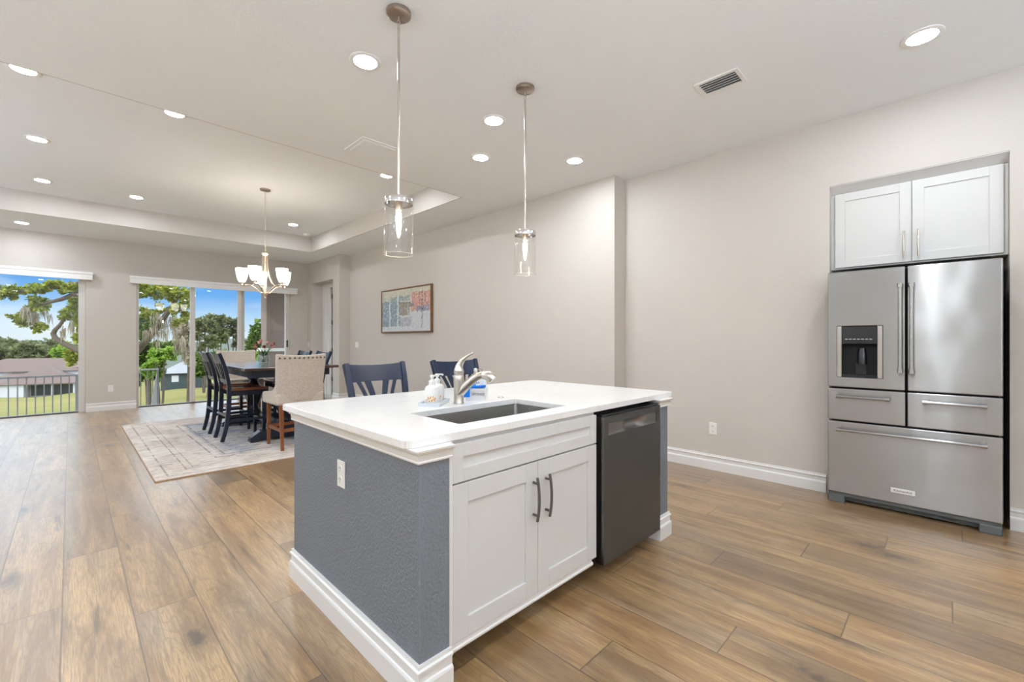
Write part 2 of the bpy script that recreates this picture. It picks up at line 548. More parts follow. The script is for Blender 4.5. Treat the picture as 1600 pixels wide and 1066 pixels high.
S_, C_ = math.sin(YAW), math.cos(YAW)
def at(u, v, d):
    """world point seen at photo pixel u, v at depth d metres"""
    r = (u - CX) / FPX * d; up = (CY - v) / FPX * d
    return Vector((d * S_ + r * C_, d * C_ - r * S_, CAMH + up))

# ------------------------------------------------------------------ room shell
XR, XP, XA = 4.388, 4.166, 3.9315
YJ, YA, YF = 2.569, 8.951, 10.67
XL, YB = -4.6, -3.4
H, HT = 3.05, 3.35
TX0, TX1, TY0, TY1 = -3.6, 3.462, 4.3285, 9.186

struct('floor', MB().box(XL - .2, YB - .2, -0.12, 5.2, YF + 0.16, 0.0), 'floor', 'wide oak plank floor running to the sliding glass doors', 'floor')
cb = MB()
cb.box(XL - .2, YB - .2, H, 5.2, TY0, H + .5)
cb.box(XL - .2, TY1, H, 5.2, YF + .25, H + .5)
cb.box(XL - .2, TY0, H, TX0, TY1, H + .5)
cb.box(TX1 + .02, TY0, H, 5.2, TY1, H + .5)
cb.box(TX0, TY0, HT, TX1 + .02, TY1, HT + .2)
struct('ceiling', cb, 'ceiling', 'white textured ceiling with a raised tray over the living side', 'ceiling')
tb = MB()
tb.box(TX1, TY0 + .001, H + .0005, TX1 + .019, TY1, HT)
tb.box(TX0, TY1 - .001, H + .0005, TX1, TY1 + .018, HT)
tb.box(TX0 - .001, TY0, H + .0005, TX0 + .018, TY1 - .002, HT)
tb.box(TX0 + .02, TY0 - .001, H + .0005, TX1 - .002, TY0 + .012, HT)
struct('trim_1', tb, 'wall', 'beige painted faces of the ceiling tray', 'ceiling tray face')

# far wall with two sliding door openings
D1 = (-2.55, 0.193); D2 = (0.865, 3.560); DH = 2.42
fb = MB()
fb.box(XL, YF, 0, D1[0], YF + .2, H)
fb.box(D1[1], YF, 0, D2[0], YF + .2, H)
fb.box(D2[1], YF, 0, 4.4, YF + .2, H)
fb.box(D1[0], YF, DH, D1[1], YF + .2, H)
fb.box(D2[0], YF, DH, D2[1], YF + .2, H)
struct('wall_far', fb, 'wall', 'beige far wall with two wide sliding glass doors', 'wall')
# hall wall with a deep doorway
hb = MB()
hb.box(XA, YA, 0, 4.19, 9.269, H)
hb.box(XA, 10.425, 0, 4.19, YF, H)
hb.box(XA, 9.269, 2.56, 4.19, 10.425, H)
hb.box(4.30, YA, 0, 4.42, YF, H)
struct('wall_hall', hb, 'wall', 'beige wall bump-out with a deep doorway near the far corner', 'wall')
struct('wall_dining', MB().box(XP, YJ, 0, 4.55, YA, H), 'wall', 'beige wall carrying the framed street painting', 'wall')
rb = MB()
NY0, NY1, NZ = -0.291, 0.690, 2.512
rb.box(XR, NY1, 0, XR + .12, YJ, H)
rb.box(XR, YB, 0, XR + .12, NY0, H)
rb.box(XR, NY0, NZ, XR + .12, NY1, H)
rb.box(XR + .12, NY1, 0, 5.19, NY1 + .1, H)
rb.box(XR + .12, NY0 - .1, 0, 5.19, NY0, H)
rb.box(5.12, NY0, 0, 5.19, NY1, H)
rb.box(XR + .12, NY0, NZ, 5.12, NY1, NZ + .1)
struct('wall_right', rb, 'wall', 'beige right wall with the refrigerator recess', 'wall')
# unseen sides of the room: left wall with windows added for daylight, back wall
lb = MB()
ADDED_WIN = [(-0.05, 0.36, 0.1, 2.45), (3.2, 5.6, 0.3, 2.4)]
ys = [YB]
for a, b, z0, z1 in ADDED_WIN:
    lb.box(XL - .15, ys[-1], 0, XL, a, H); ys.append(b)
    lb.box(XL - .15, a, 0, XL, b, z0); lb.box(XL - .15, a, z1, XL, b, H)
lb.box(XL - .15, ys[-1], 0, XL, YF + .2, H)
struct('wall_left', lb, 'wall', 'beige left wall outside the frame', 'wall')
struct('wall_back', MB().box(XL, YB - .15, 0, XR + .12, YB, H), 'wall', 'beige back wall behind the camera', 'wall')

# baseboards
BBP = [(0, 0), (.018, 0), (.018, .078), (.015, .086), (.010, .090), (.010, .119), (.0165, .124), (.0165, .131), (.009, .135), (.009, .147), (0, .147)]
def base(name, path, label):
    struct(name, MB().sweep(path, BBP, 0.0), 'trim', label, 'baseboard')
base('baseboard_right', [(XR, NY1 + .02), (XR, YJ), (XP, YJ), (XP, YA), (XA, YA), (XA, 9.269)], 'white moulded baseboard along the right and dining walls')
base('baseboard_near', [(XR, YB), (XR, NY0)], 'white moulded baseboard right of the refrigerator')
base('baseboard_far', [(D2[0], YF), (D1[1], YF)], 'white moulded baseboard between the two sliding doors')
base('baseboard_hall', [(XA, 10.425), (XA, YF), (D2[1], YF)], 'white moulded baseboard in the far right corner')
base('baseboard_left', [(D1[0], YF), (XL, YF), (XL, YB), (XR, YB)], 'white moulded baseboard along the left and back walls')

# sliding doors
def slider(name, x0, x1, stiles, label, y=YF + .055, catch=None):
    d = thing(name, label, 'sliding door', (0, 0, 0), kind='structure')
    f = MB()
    f.box(x0, y, 0, x0 + .042, y + .10, DH); f.box(x1 - .09, y, 0, x1, y + .10, DH)
    f.box(x0, y, DH - .06, x1, y + .10, DH)
    MB().box(x0 + .042, y, 0, x1 - .09, y + .10, .022).build('door_track', 'grille', d)
    f.build('door_frame', 'vinyl', d, bevel=.003)
    for k, (a, b, dy) in enumerate(stiles):
        MB().box(a, y + dy, .022, b, y + dy + .045, DH - .06).build('door_stile', 'vinyl', d, bevel=.003)
    edges = [x0 + .042] + [v for s in stiles for v in ((s[0] + s[1]) / 2,)] + [x1 - .09]
    for k in range(len(edges) - 1):
        MB().box(edges[k], y + .045, .03, edges[k + 1], y + .053, DH - .05).build('glass_pane', 'pane', d)
    if catch is not None:
        MB().box(catch - .008, y - .035, 1.10, catch + .012, y, 1.26).build('door_handle', 'black', d, bevel=.004)
    return d
slider('door_1', D1[0], D1[1], [(-1.66, -1.58, .02)], 'left sliding glass door looking onto the tiled-roof house')
slider('door_2', D2[0], D2[1], [(1.690, 1.775, .015), (2.515, 2.585, .0), (2.585, 2.655, .05)], 'right sliding glass door behind the dining table', catch=3.492)
# unseen windows added in the left wall for daylight and a refrigerator reflection
for k, (a, b, z0, z1) in enumerate(ADDED_WIN):
    w = thing('window_%d' % (k + 1), 'white framed window added in the left wall for daylight, outside the frame' if k else 'narrow sidelight window added in the left wall, outside the frame', 'window', kind='structure')
    f = MB()
    f.box(XL - .12, a, z0, XL - .03, a + .04, z1); f.box(XL - .12, b - .04, z0, XL - .03, b, z1)
    f.box(XL - .12, a, z0, XL - .03, b, z0 + .04); f.box(XL - .12, a, z1 - .04, XL - .03, b, z1)
    f.build('window_frame', 'trim', w)
    MB().box(XL - .08, a + .04, z0 + .04, XL - .073, b - .04, z1 - .04).build('window_pane', 'pane', w)

# blind valances above the doors
VP = [(0, 0), (.085, 0), (.092, .012), (.092, .075), (.098, .085), (.098, .1), (.108, .118), (.108, .135), (0, .135)]
def valance(x0, x1, label):
    v = thing('blind_valance', label, 'valance', (x0, YF, 2.303))
    MB().sweep([(x1 - x0, 0), (x1 - x0, -.004), (0, -.004), (0, 0)], [(-.0, 0)] + [(-.0001, 0)], 0) if False else None
    b = MB()
    # front board with moulded top, returned at both ends
    L = x1 - x0
    pr = [(.0, 0), (.012, 0), (.012, .085), (.02, .1), (.02, .135), (0, .135)]
    b.sweep([(L, 0.0), (L, -.085), (0, -.085), (0, 0.0)][::-1], [(-o, u) for o, u in pr][::-1] if False else [( -o, u) for o, u in pr])
    b.build('valance_board', 'trim', v, bevel=.002)
    MB().box(.015, -.075, .02, L - .015, -.004, .075).build('head_rail', 'plate', v)
valance(-2.62, 0.264, 'white blind valance over the left sliding door')
valance(0.785, 3.655, 'white blind valance over the right sliding door')

# hall door in the deep doorway
hd = thing('door_3', 'white hinged door set back in the deep doorway', 'door', kind='structure')
cs = MB()
cs.box(4.175, 10.20, 0, 4.192, 10.424, 2.46)
cs.box(4.175, 9.27, 2.46, 4.192, 10.424, 2.559)
cs.box(4.19, 10.045, 0, 4.24, 10.20, 2.46)
cs.build('door_casing', 'trim', hd, bevel=.004)
sl = MB(); sl.box(4.245, 9.15, .01, 4.285, 10.022, 2.45)
sl.build('door_slab', 'trim', hd, bevel=.003)
MB().box(4.25, 10.023, .01, 4.28, 10.05, 2.45).build('door_gap', 'slot', hd)
for z in (.32, .98, 1.62, 2.22):
    q = MB(); q.cyl((4.232, 10.02, z), (4.232, 10.02, z + .1), .009)
    q.box(4.232, 9.985, z, 4.2445, 10.06, z + .1)
    q.build('hinge', 'grille', hd)
struct('trim_2', MB().box(XA + .01, 9.27, 0.0005, 4.30, 10.42, .004), 'tile', 'gray stone threshold in the deep doorway', 'threshold')

# ------------------------------------------------------------------ ceiling fixtures
def downlight():
    t = thing('recessed_downlight', '', 'recessed light')
    MB().lathe([(.072, -.001), (.072, -.006), (.092, -.008), (.099, -.004), (.099, 0)], n=28).build('trim_ring', 'plate', t, smooth=True)
    MB().lathe([(0, -.0045), (.072, -.0045)], n=16).build('lens', 'lens', t)
    return t
LIGHTS = [
    (1.342, 2.665, H, 'recessed downlight left of the near pendant, over the island', None),
    (2.441, 2.635, H, 'recessed downlight just left of the far pendant rod', None),
    (2.842, 3.257, H, 'recessed downlight between the two pendants, nearer the dining wall', None),
    (3.555, 2.647, H, 'recessed downlight right of the far pendant, near the wall corner', None),
    (3.554, 0.108, H, 'recessed downlight above and in front of the refrigerator', None),
    (-0.52, 10.025, H, 'recessed downlight on the low ceiling over the left sliding door', None),
    (-0.255, 5.075, HT, 'recessed downlight at the tray edge, leftmost and nearest in the photo', None),
    (0.680, 5.065, HT, 'recessed downlight at the tray edge, second from the left in the photo', None),
    (2.835, 5.06, HT, 'recessed downlight at the tray edge beside the near pendant rod', None),
    (-0.242, 6.725, HT, 'recessed downlight at far left in the middle of the tray', None),
    (-0.257, 8.423, HT, 'recessed downlight at far left at the deep end of the tray', None),
    (0.683, 8.422, HT, 'recessed downlight in the tray, deep end, left of the chandelier', None),
    (2.843, 8.405, HT, 'recessed downlight in the tray right of the chandelier canopy', None),
]
ADDED_OUT = [(x, y, H) for y in (.108, -2.3) for x in (-3.2, -1.4, .24, 1.9)] + [(3.554, -2.3, H)] + \
      [(x, 2.65, H) for x in (-3.3, -1.9, -.6)] + [(-2.2, y, HT) for y in (5.06, 6.73, 8.42)]
first = downlight()
for k, (x, y, z, lab, g) in enumerate(LIGHTS):
    if k == 0:
        first.location = (x, y, z); first['label'] = lab; first['group'] = 'recessed downlights'
    else:
        dup(first, (x, y, z), 0, lab, 'recessed downlights')
for x, y, z in ADDED_OUT:  # unseen downlights added to brighten the kitchen and living side
    dup(first, (x, y, z), 0, 'recessed downlight added outside the frame', 'recessed downlights added outside the frame')

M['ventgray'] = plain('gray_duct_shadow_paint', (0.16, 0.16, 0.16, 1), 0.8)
v = thing('air_vent', 'white louvred air vent in the ceiling near the right wall', 'air vent', (3.198, 1.127, H))
q = MB(); q.box(-.105, -.145, -.008, .105, -.118, 0); q.box(-.105, .118, -.008, .105, .145, 0)
q.box(-.105, -.118, -.008, -.076, .118, 0); q.box(.076, -.118, -.008, .105, .118, 0)
q.build('vent_frame', 'plate', v, bevel=.002)
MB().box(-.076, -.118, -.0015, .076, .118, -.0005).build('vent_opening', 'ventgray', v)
for k in range(5):
    q = MB(); xx = -.060 + k * .030
    q.bar([(xx, -.118, -.008), (xx, .118, -.008)], .030, .002, side=(1, 0, .75))
    q.build('louvre', 'plate', v)
v = thing('ceiling_access_panel', 'square white access panel in the ceiling beyond the near pendant', 'access panel', (2.0, 3.835, H))
MB().box(-.185, -.185, -.008, .185, .185, 0).build('panel_frame', 'ceiling', v, bevel=.002)
MB().box(-.150, -.150, -.014, .150, .150, -.008).build('panel', 'ceiling', v, bevel=.004)
v = thing('smoke_detector', 'round white smoke detector in the tray near its far corner', 'smoke detector', (3.286, 8.974, HT))
MB().lathe([(0, -.034), (.045, -.034), (.062, -.026), (.068, -.010), (.068, 0)], n=28).build('detector_body', 'plate', v, smooth=True)
MB().lathe([(.050, -.0335), (.056, -.037), (.060, -.0265)], n=28).build('detector_ring', 'plate', v, smooth=True)

# ------------------------------------------------------------------ floor lamps added outside the frame to brighten the ceiling
M['added_uplight'] = emit('added_uplight_bulb', (0.83, 1.0, 1.20, 1), 900.0)
M['added_uplight_soft'] = emit('added_soft_uplight_bulb', (0.83, 1.0, 1.20, 1), 420.0)
def torchiere(bulb):
    t = thing('added_floor_lamp', 'torchiere floor lamp with an upturned bowl, added unseen to light the ceiling', 'floor lamp', (0, 0, 0), 0, 'torchiere lamps added outside the frame')
    MB().lathe([(0, 0), (.15, 0), (.15, .012), (.03, .03), (0, .03)], n=28).build('base', 'nickel', t, smooth=True)
    MB().cyl((0, 0, .02), (0, 0, 1.42), .014).build('pole', 'nickel', t, smooth=True)
    MB().lathe([(0, 1.40), (.05, 1.405), (.16, 1.47), (.21, 1.55), (.204, 1.55), (.155, 1.477), (.05, 1.413), (0, 1.41)], n=28).build('bowl', 'ceramic', t, smooth=True)
    MB().lathe([(0, 1.545), (.14, 1.545), (.14, 1.53), (0, 1.53)], n=16).build('bulb', bulb, t)
    return t
l0 = torchiere('added_uplight'); l0.location = (-2.4, -2.7, 0)
dup(l0, (.9, -2.9, 0), 0, l0['label'])
l1 = torchiere('added_uplight_soft'); l1.location = (-3.6, 1.8, 0)
for x_, y_ in ((-3.9, 4.6), (-3.9, 7.4)):
    dup(l1, (x_, y_, 0), 0, l1['label'])

# ------------------------------------------------------------------ pendants
def pendant():
    t = thing('pendant_lamp', 'clear glass cylinder pendant nearer the camera, over the island sink end', 'pendant lamp', (1.269, 2.136, H), group='island pendants')
    MB().lathe([(0, -.024), (.058, -.024), (.066, -.018), (.066, 0)], n=32).build('canopy', 'bronze', t, smooth=True)
    q = MB()
    q.tube([(0, .0, -.024), (0, 0, -.05)], .004, 8)
    for k in range(2):
        cz = -.058 - k * .020
        ring = [((.009 * math.cos(a) if k == 0 else 0), (0 if k == 0 else .009 * math.cos(a)), cz + .016 * math.sin(a)) for a in [2 * PI * i / 14 for i in range(14)]]
        q.tube(ring, .0022, 6, closed=True)
    q.build('swivel_link', 'nickel', t, smooth=True)
    MB().cyl((0, 0, -.088), (0, 0, -1.03), .0065).build('rod', 'nickel', t, smooth=True)
    q = MB(); q.lathe([(0, -1.016), (.018, -1.018), (.076, -1.024), (.0775, -1.028), (.0775, -1.054), (.074, -1.056), (.074, -1.032), (0, -1.032)], n=40)
    cap = q.build('cap', 'chrome', t, smooth=True)
    MB().lathe([(.0185, -1.032), (.0185, -1.075), (.016, -1.088), (0, -1.088)], n=20).build('socket', 'warm_nickel', t, smooth=True)
    q = MB(); q.lathe([(.0785, -1.052), (.0785, -1.328)], n=40)
    gs = q.build('glass_shade', 'glass', t, smooth=True)
    MB().tube([(.0785 * math.cos(2 * PI * k / 40), .0785 * math.sin(2 * PI * k / 40), -1.329) for k in range(40)], .0014, 6, closed=True).build('glass_rim', 'glassrim', gs, smooth=True)
    MB().lathe([(0, -1.086), (.010, -1.088), (.013, -1.11), (.0155, -1.128), (.0145, -1.150), (.009, -1.178), (.003, -1.20), (0, -1.204)], n=16).build('bulb', 'bulb', t, smooth=True)
    return t
p0 = pendant()
dup(p0, (2.282, 2.135, H), 0, 'clear glass cylinder pendant farther from the camera, right of the painting', 'island pendants')

# ------------------------------------------------------------------ chandelier
ch = thing('chandelier', 'five-arm nickel chandelier with lit frosted shades over the dining table', 'chandelier', (1.910, 6.724, HT))
MB().lathe([(0, -.03), (.02, -.028), (.066, -.018), (.068, 0)], n=28).build('canopy', 'bronze', ch, smooth=True)
q = MB()
for k in range(34):
    cz = -.045 - k * .0245
    ring = []
    for i in range(10):
        a = 2 * PI * i / 10
        o = .007 * math.cos(a)
        ring.append(((o, 0, cz + .016 * math.sin(a)) if k % 2 else (0, o, cz + .016 * math.sin(a))))
    q.tube(ring, .0021, 5, closed=True)
q.build('chain', 'warm_nickel', ch, smooth=True)
q = MB(); q.lathe([(0, -.872), (.028, -.876), (.044, -.884), (.048, -.895), (.040, -.91), (.030, -.918), (.026, -.93), (.022, -.96), (.018, -1.40), (.026, -1.43), (.030, -1.45), (.020, -1.475), (.011, -1.49), (.014, -1.50), (.008, -1.515), (0, -1.518)], n=24)
q.build('column', 'warm_nickel', ch, smooth=True)
RV = Vector((C_, -S_, 0)); FV = Vector((S_, C_, 0))
ARM = .28
for k in range(5):
    ph = math.radians(3 + 72 * k)
    dv = RV * math.sin(ph) - FV * math.cos(ph)
    def rz(r, z): return (dv.x * r, dv.y * r, z)
    a = MB()
    low = [(.012, -1.44), (.06, -1.435), (.11, -1.385), (.17, -1.345), (.22, -1.335), (.26, -1.345), (ARM, -1.345)]
    pts = []
    for i in range(len(low) - 1):
        for s in range(4):
            f = s / 4
            pm = low[max(i - 1, 0)]; p_0 = low[i]; p_1 = low[i + 1]; p_2 = low[min(i + 2, len(low) - 1)]
            pts.append(tuple(0.5 * ((2 * p_0[j]) + (-pm[j] + p_1[j]) * f + (2 * pm[j] - 5 * p_0[j] + 4 * p_1[j] - p_2[j]) * f * f + (-pm[j] + 3 * p_0[j] - 3 * p_1[j] + p_2[j]) * f ** 3) for j in range(2)))
    pts.append(low[-1])
    a.tube([rz(*p_) for p_ in pts], .0075, 8)
    a.tube([rz(.030, -.915), rz(.034, -1.05), rz(.055, -1.20), rz(.10, -1.30), rz(.16, -1.343)], .0045, 6)
    arm = a.build('arm', 'warm_nickel', ch, smooth=True)
    c = (dv.x * ARM, dv.y * ARM, 0)
    MB().lathe([(0, -1.355), (.012, -1.352), (.016, -1.345), (.013, -1.335), (.013, -1.318), (.030, -1.312), (.034, -1.304), (.0, -1.30)], c, 18).build('shade_holder', 'warm_nickel', arm, smooth=True)
    MB().lathe([(.0, -1.300), (.034, -1.300), (.050, -1.270), (.064, -1.22), (.073, -1.16), (.077, -1.115), (.074, -1.115), (.060, -1.22), (.046, -1.268), (.030, -1.292), (0, -1.294)], c, 28).build('glass_shade', 'shade', arm, smooth=True)

# ------------------------------------------------------------------ plates on walls
def plate(name, label, cat, loc, rz, outlet=True, gang=1):
    t = thing(name, label, cat, loc, rz)     # local: faces -y, origin at the plate centre on the wall
    w = .036 * gang
    MB().box(-w, -.006, -.058, w, 0, .058).build('cover_plate', 'plate', t, bevel=.003)
    if outlet:
        for s in (.024, -.024):
            q = MB(); q.lathe([(0, 0), (.0165, 0), (.0165, .0025), (0, .0025)], n=20, mat=Matrix.Translation((0, -.006, s)) @ Matrix.Rotation(PI / 2, 4, 'X'))
            r = q.build('receptacle', 'plate', t)
            q = MB()
            for xx in (-.006, .006): q.box(xx - .0012, -.0092, s - .001, xx + .0012, -.0084, s + .008)
            q.cyl((0, -.0084, s - .008), (0, -.0092, s - .008), .0022, n=10)
            q.build('socket_slots', 'slot', r)
    else:
        for k in range(gang):
            xx = (k - (gang - 1) / 2) * .046
            MB().box(xx - .016, -.010, -.032, xx + .016, -.005, .032).build('rocker_switch', 'plate', t, bevel=.002)
    return t
plate('wall_outlet', 'white electrical outlet on the right wall, left of the refrigerator', 'outlet', (XR, 1.614, .397), -PI / 2)
plate('wall_outlet', 'white electrical outlet between the two sliding doors', 'outlet', (.512, YF, .392), 0)
plate('island_outlet', 'white electrical outlet on the gray end of the island', 'outlet', (.8355, 1.876, .668), -PI / 2)
plate('light_switch', 'white light switch on the dining wall left of the painting', 'light switch', (XP, 8.634, 1.163), -PI / 2, False, 2)
plate('light_switch', 'white light switch on the wall beside the deep doorway', 'light switch', (XA, 10.598, 1.151), -PI / 2, False, 1)

# ------------------------------------------------------------------ painting
def art():
    t = NT('street_scene_painting')
    co = t.coord()
    x, y, z = t.xyz(co)                      # local: x across 0..1.5, z up
    u = t.math('DIVIDE', t.math('ADD', x, .78), 1.56); w = t.math('DIVIDE', t.math('ADD', z, .37), .74)
    n1 = t.noise(co, 14.0, 5, 0.65); n2 = t.noise(t.mapping(co, (7, 1, 3)), 1.0, 5, 0.7); n3 = t.noise(co, 40.0, 3, 0.6)
    uu = t.math('ADD', u, t.math('MULTIPLY', t.math('SUBTRACT', n1, 0.5), 0.10))
    ww = t.math('ADD', w, t.math('MULTIPLY', t.math('SUBTRACT', n2, 0.5), 0.16))
    def rect(a, b, c_, d_):
        m1 = t.math('MULTIPLY', t.math('GREATER_THAN', uu, a), t.math('LESS_THAN', uu, b))
        m2 = t.math('MULTIPLY', t.math('GREATER_THAN', ww, c_), t.math('LESS_THAN', ww, d_))
        return t.math('MULTIPLY', m1, m2)
    soft = t.noise(t.mapping(co, (9, 1, 5)), 1.0, 6, 0.75, 0.5)
    dab = t.noise(t.mapping(co, (34, 1, 18)), 1.0, 4, 0.7)
    c = t.mix(soft, srgb(226, 226, 226), srgb(170, 180, 190))
    c = t.mix(rect(-.2, 1.2, .70, 1.2), c, t.mix(dab, srgb(150, 158, 152), srgb(232, 224, 200)))
    c = t.mix(rect(-.2, .40, .12, .74), c, t.mix(dab, srgb(64, 92, 118), srgb(170, 190, 198)))
    c = t.mix(rect(.64, 1.2, .46, .90), c, t.mix(dab, srgb(164, 96, 82), srgb(226, 184, 168)))
    c = t.mix(rect(.20, .60, .72, .84), c, t.mix(dab, srgb(70, 92, 100), srgb(186, 198, 196)))
    c = t.mix(rect(.36, .68, .58, .69), c, t.mix(dab, srgb(112, 104, 98), srgb(160, 150, 138)))
    c = t.mix(rect(.40, .60, .38, .58), c, t.mix(dab, srgb(52, 52, 64), srgb(196, 186, 172)))
    c = t.mix(rect(.72, .97, .45, .56), c, t.mix(dab, srgb(58, 70, 118), srgb(170, 172, 192)))
    c = t.mix(rect(.40, .64, .12, .34), c, t.mix(dab, srgb(80, 90, 118), srgb(226, 226, 230)))
    for a, b, c_, d_, k in ((.16, .185, .08, .78, srgb(214, 224, 226)), (.34, .37, .08, .86, srgb(206, 222, 220)), (.56, .575, .36, .78, srgb(186, 200, 194)), (.835, .85, .06, .95, srgb(74, 70, 86)), (.79, .80, .5, .9, srgb(104, 84, 92)), (.90, .908, .55, .88, srgb(104, 84, 92))):
        c = t.mix(t.math('MULTIPLY', rect(a, b, c_, d_), .85), c, k)
    c = t.mix(t.ramp(n3, [(.54, (0, 0, 0, 1)), (.66, (.75, .75, .75, 1))]), c, srgb(236, 232, 222))
    c = t.mix(t.ramp(soft, [(.34, (.6, .6, .6, 1)), (.44, (0, 0, 0, 1))]), c, srgb(84, 104, 120))
    t.bsdf(c, 0.6)
    return t.m
M['art'] = art()
pt = thing('framed_painting', 'brown-framed painting of a storefront street with a bare tree on the dining wall', 'painting', (XP, 6.752, 1.785), -PI / 2)
q = MB(); w_, h_ = .808, .393
q.box(-w_, -.045, -h_, w_, 0, -h_ + .022); q.box(-w_, -.045, h_ - .022, w_, 0, h_)
q.box(-w_, -.045, -h_ + .022, -w_ + .022, 0, h_ - .022); q.box(w_ - .022, -.045, -h_ + .022, w_, 0, h_ - .022)
q.build('frame', 'framewood', pt, bevel=.002)
MB().box(-w_ + .022, -.034, -h_ + .022, w_ - .022, -.005, h_ - .022).build('canvas', 'art', pt)

# ------------------------------------------------------------------ kitchen island
IX0, IX1, IY0, IY1 = .836, 2.722, 1.274, 2.459
CZ = .880
isl = thing('kitchen_island', 'gray textured island body with white crown and base mouldings under the countertop', 'kitchen island', (0, 0, 0))
q = MB()
q.prism([(IX0, IY0), (.966, IY0), (.966, 2.33), (2.605, 2.33), (2.605, 1.285), (IX1, 1.285), (IX1, IY1), (IX0, IY1)], 0, CZ - .004)
q.build('island_wall', 'gray', isl, bevel=.006, seg=3)
ipath = [(.968, IY0 + .02), (.968, IY0), (IX0, IY0), (IX0, IY1), (IX1, IY1), (IX1, 1.285), (2.603, 1.285), (2.603, 1.60)]
MB().sweep(ipath[1:], BBP, 0.0).build('base_moulding', 'trim', isl)
CRP = [(0, 0), (.010, 0), (.012, .006), (.010, .009), (.013, .030), (.019, .034), (.021, .040), (.027, .043), (.028, .050), (-.024, .050), (-.024, .046), (0, .046)]
MB().sweep([(.968, IY0), (IX0, IY0), (IX0, IY1), (IX1, IY1), (IX1, 1.285), (2.600, 1.285), (2.600, 1.36)], CRP, CZ - .0505).build('crown_moulding', 'trim', isl)
MB().box(.9665, 1.283, .1, .984, 1.32, CZ - .001).build('corner_trim', 'trim', isl)
MB().box(2.586, 1.285, .148, 2.6045, 1.40, CZ - .05).build('corner_trim', 'trim', isl)

# sink cabinet
def pull(parent, x, z, y, length=.19, horizontal=False):
    q = MB(); n = 9
    pts = []
    for k in range(n):
        f = k / (n - 1) * 2 - 1
        pts.append((x, y - .030 - .012 * (1 - f * f) + .006, z + f * length / 2))
    q.tube(pts, .0065, 10)
    for s in (-1, 1):
        q.tube([(x, y, z + s * .070), (x, y - .034, z + s * .070)], .0058, 10)
    return q.build('handle', 'pull', parent, smooth=True)
def shaker(name, parent, x0, x1, z0, z1, yf, rail=.062, thick=.02, mat='cabinet'):
    q = MB()
    q.box(x0, yf, z0, x0 + rail, yf + thick, z1); q.box(x1 - rail, yf, z0, x1, yf + thick, z1)
    q.box(x0 + rail, yf, z0, x1 - rail, yf + thick, z0 + rail); q.box(x0 + rail, yf, z1 - rail, x1 - rail, yf + thick, z1)
    q.box(x0 + rail - .002, yf + .009, z0 + rail - .002, x1 - rail + .002, yf + thick - .002, z1 - rail + .002)
    return q.build(name, mat, parent, bevel=.0015)
sc = thing('sink_cabinet', 'white shaker sink base cabinet with two doors in the island front', 'cabinet', (0, 0, 0))
FY = 1.292
q = MB(); q.box(.986, FY + .022, .125, .998, 2.325, CZ - .001); q.box(1.915, FY + .022, .125, 1.927, 2.325, CZ - .001)
q.box(.986, FY + .022, .125, 1.927, 2.325, .14); q.box(.986, 2.31, .14, 1.927, 2.325, CZ - .001)
q.box(.986, FY + .021, .14, 1.010, FY + .040, CZ - .001); q.box(1.903, FY + .021, .14, 1.927, FY + .040, CZ - .001)
q.box(1.010, FY + .021, .700, 1.903, FY + .040, .730); q.box(1.010, FY + .021, .855, 1.903, FY + .040, CZ - .001)
q.build('carcass', 'cabinet', sc)
shaker('drawer_front', sc, .991, 1.922, .7195, .864, FY, .052)
d = shaker('door', sc, .991, 1.4625, .128, .7125, FY, .075)
pull(d, 1.4335, .556, FY)
d = shaker('door', sc, 1.4655, 1.922, .128, .7125, FY, .075)
pull(d, 1.517, .556, FY)
q = MB(); q.box(.986, FY + .004, .100, 1.885, FY + .060, .1255)
q.tube([(.986, FY + .012, .102), (1.893, FY + .012, .102)], .012, 10)
q.build('bottom_moulding', 'trim', sc, smooth=True)
MB().box(.986, FY + .14, 0.0005, 1.927, FY + .155, .125).build('toe_kick', 'blackmatte', sc)


# dishwasher
dw = thing('dishwasher', 'dark stainless dishwasher with a pocket handle in the island front', 'dishwasher', (2.258, 1.262, 0))
q = MB(); W2 = .313
def dwf(a, b):  # gently crowned door skin
    xx = -W2 + 2 * W2 * a
    return (xx, 0, .082 + (.850 - .082) * b)
# door as front panel with rectangular opening for the pocket
PX0, PX1, PZ0, PZ1 = -.27, .27, .752, .815
q.box(-W2, 0, .082, W2, .05, PZ0); q.box(-W2, 0, PZ1, W2, .05, .850)
q.box(-W2, 0, PZ0, PX0, .05, PZ1); q.box(PX1, 0, PZ0, W2, .05, PZ1)
bmesh.ops.remove_doubles(q.bm, verts=q.bm.verts, dist=1e-5)
q.build('door', 'darksteel', dw)
q = MB()
def bez(a, b):
    # recessed band with a scooped middle
    xx = PX0 + (PX1 - PX0) * a; zz = PZ0 + (PZ1 - PZ0) * b
    m = max(0.0, 1 - abs(a - .5) / .26)
    m = m * m * (3 - 2 * m)
    dpt = .006 + .030 * min(1, m * 1.6) * math.sin(PI * min(1, b * 1.05)) ** .7 if 0 < b < 1 else .004
    return (xx, dpt, zz)
q.grid(bez, 40, 10)
q.build('pocket_handle', 'pocket', dw, smooth=True)
MB().box(-W2 - .006, .052, .11, W2 + .006, .62, .862).build('tub', 'blackmatte', dw)
MB().box(-W2 + .005, .165, .002, W2 - .005, .18, .11).build('kick_plate', 'blackmatte', dw)
q = MB(); q.box(-W2, .012, .851, W2, .05, .8625)
q.build('control_strip', 'black', dw)

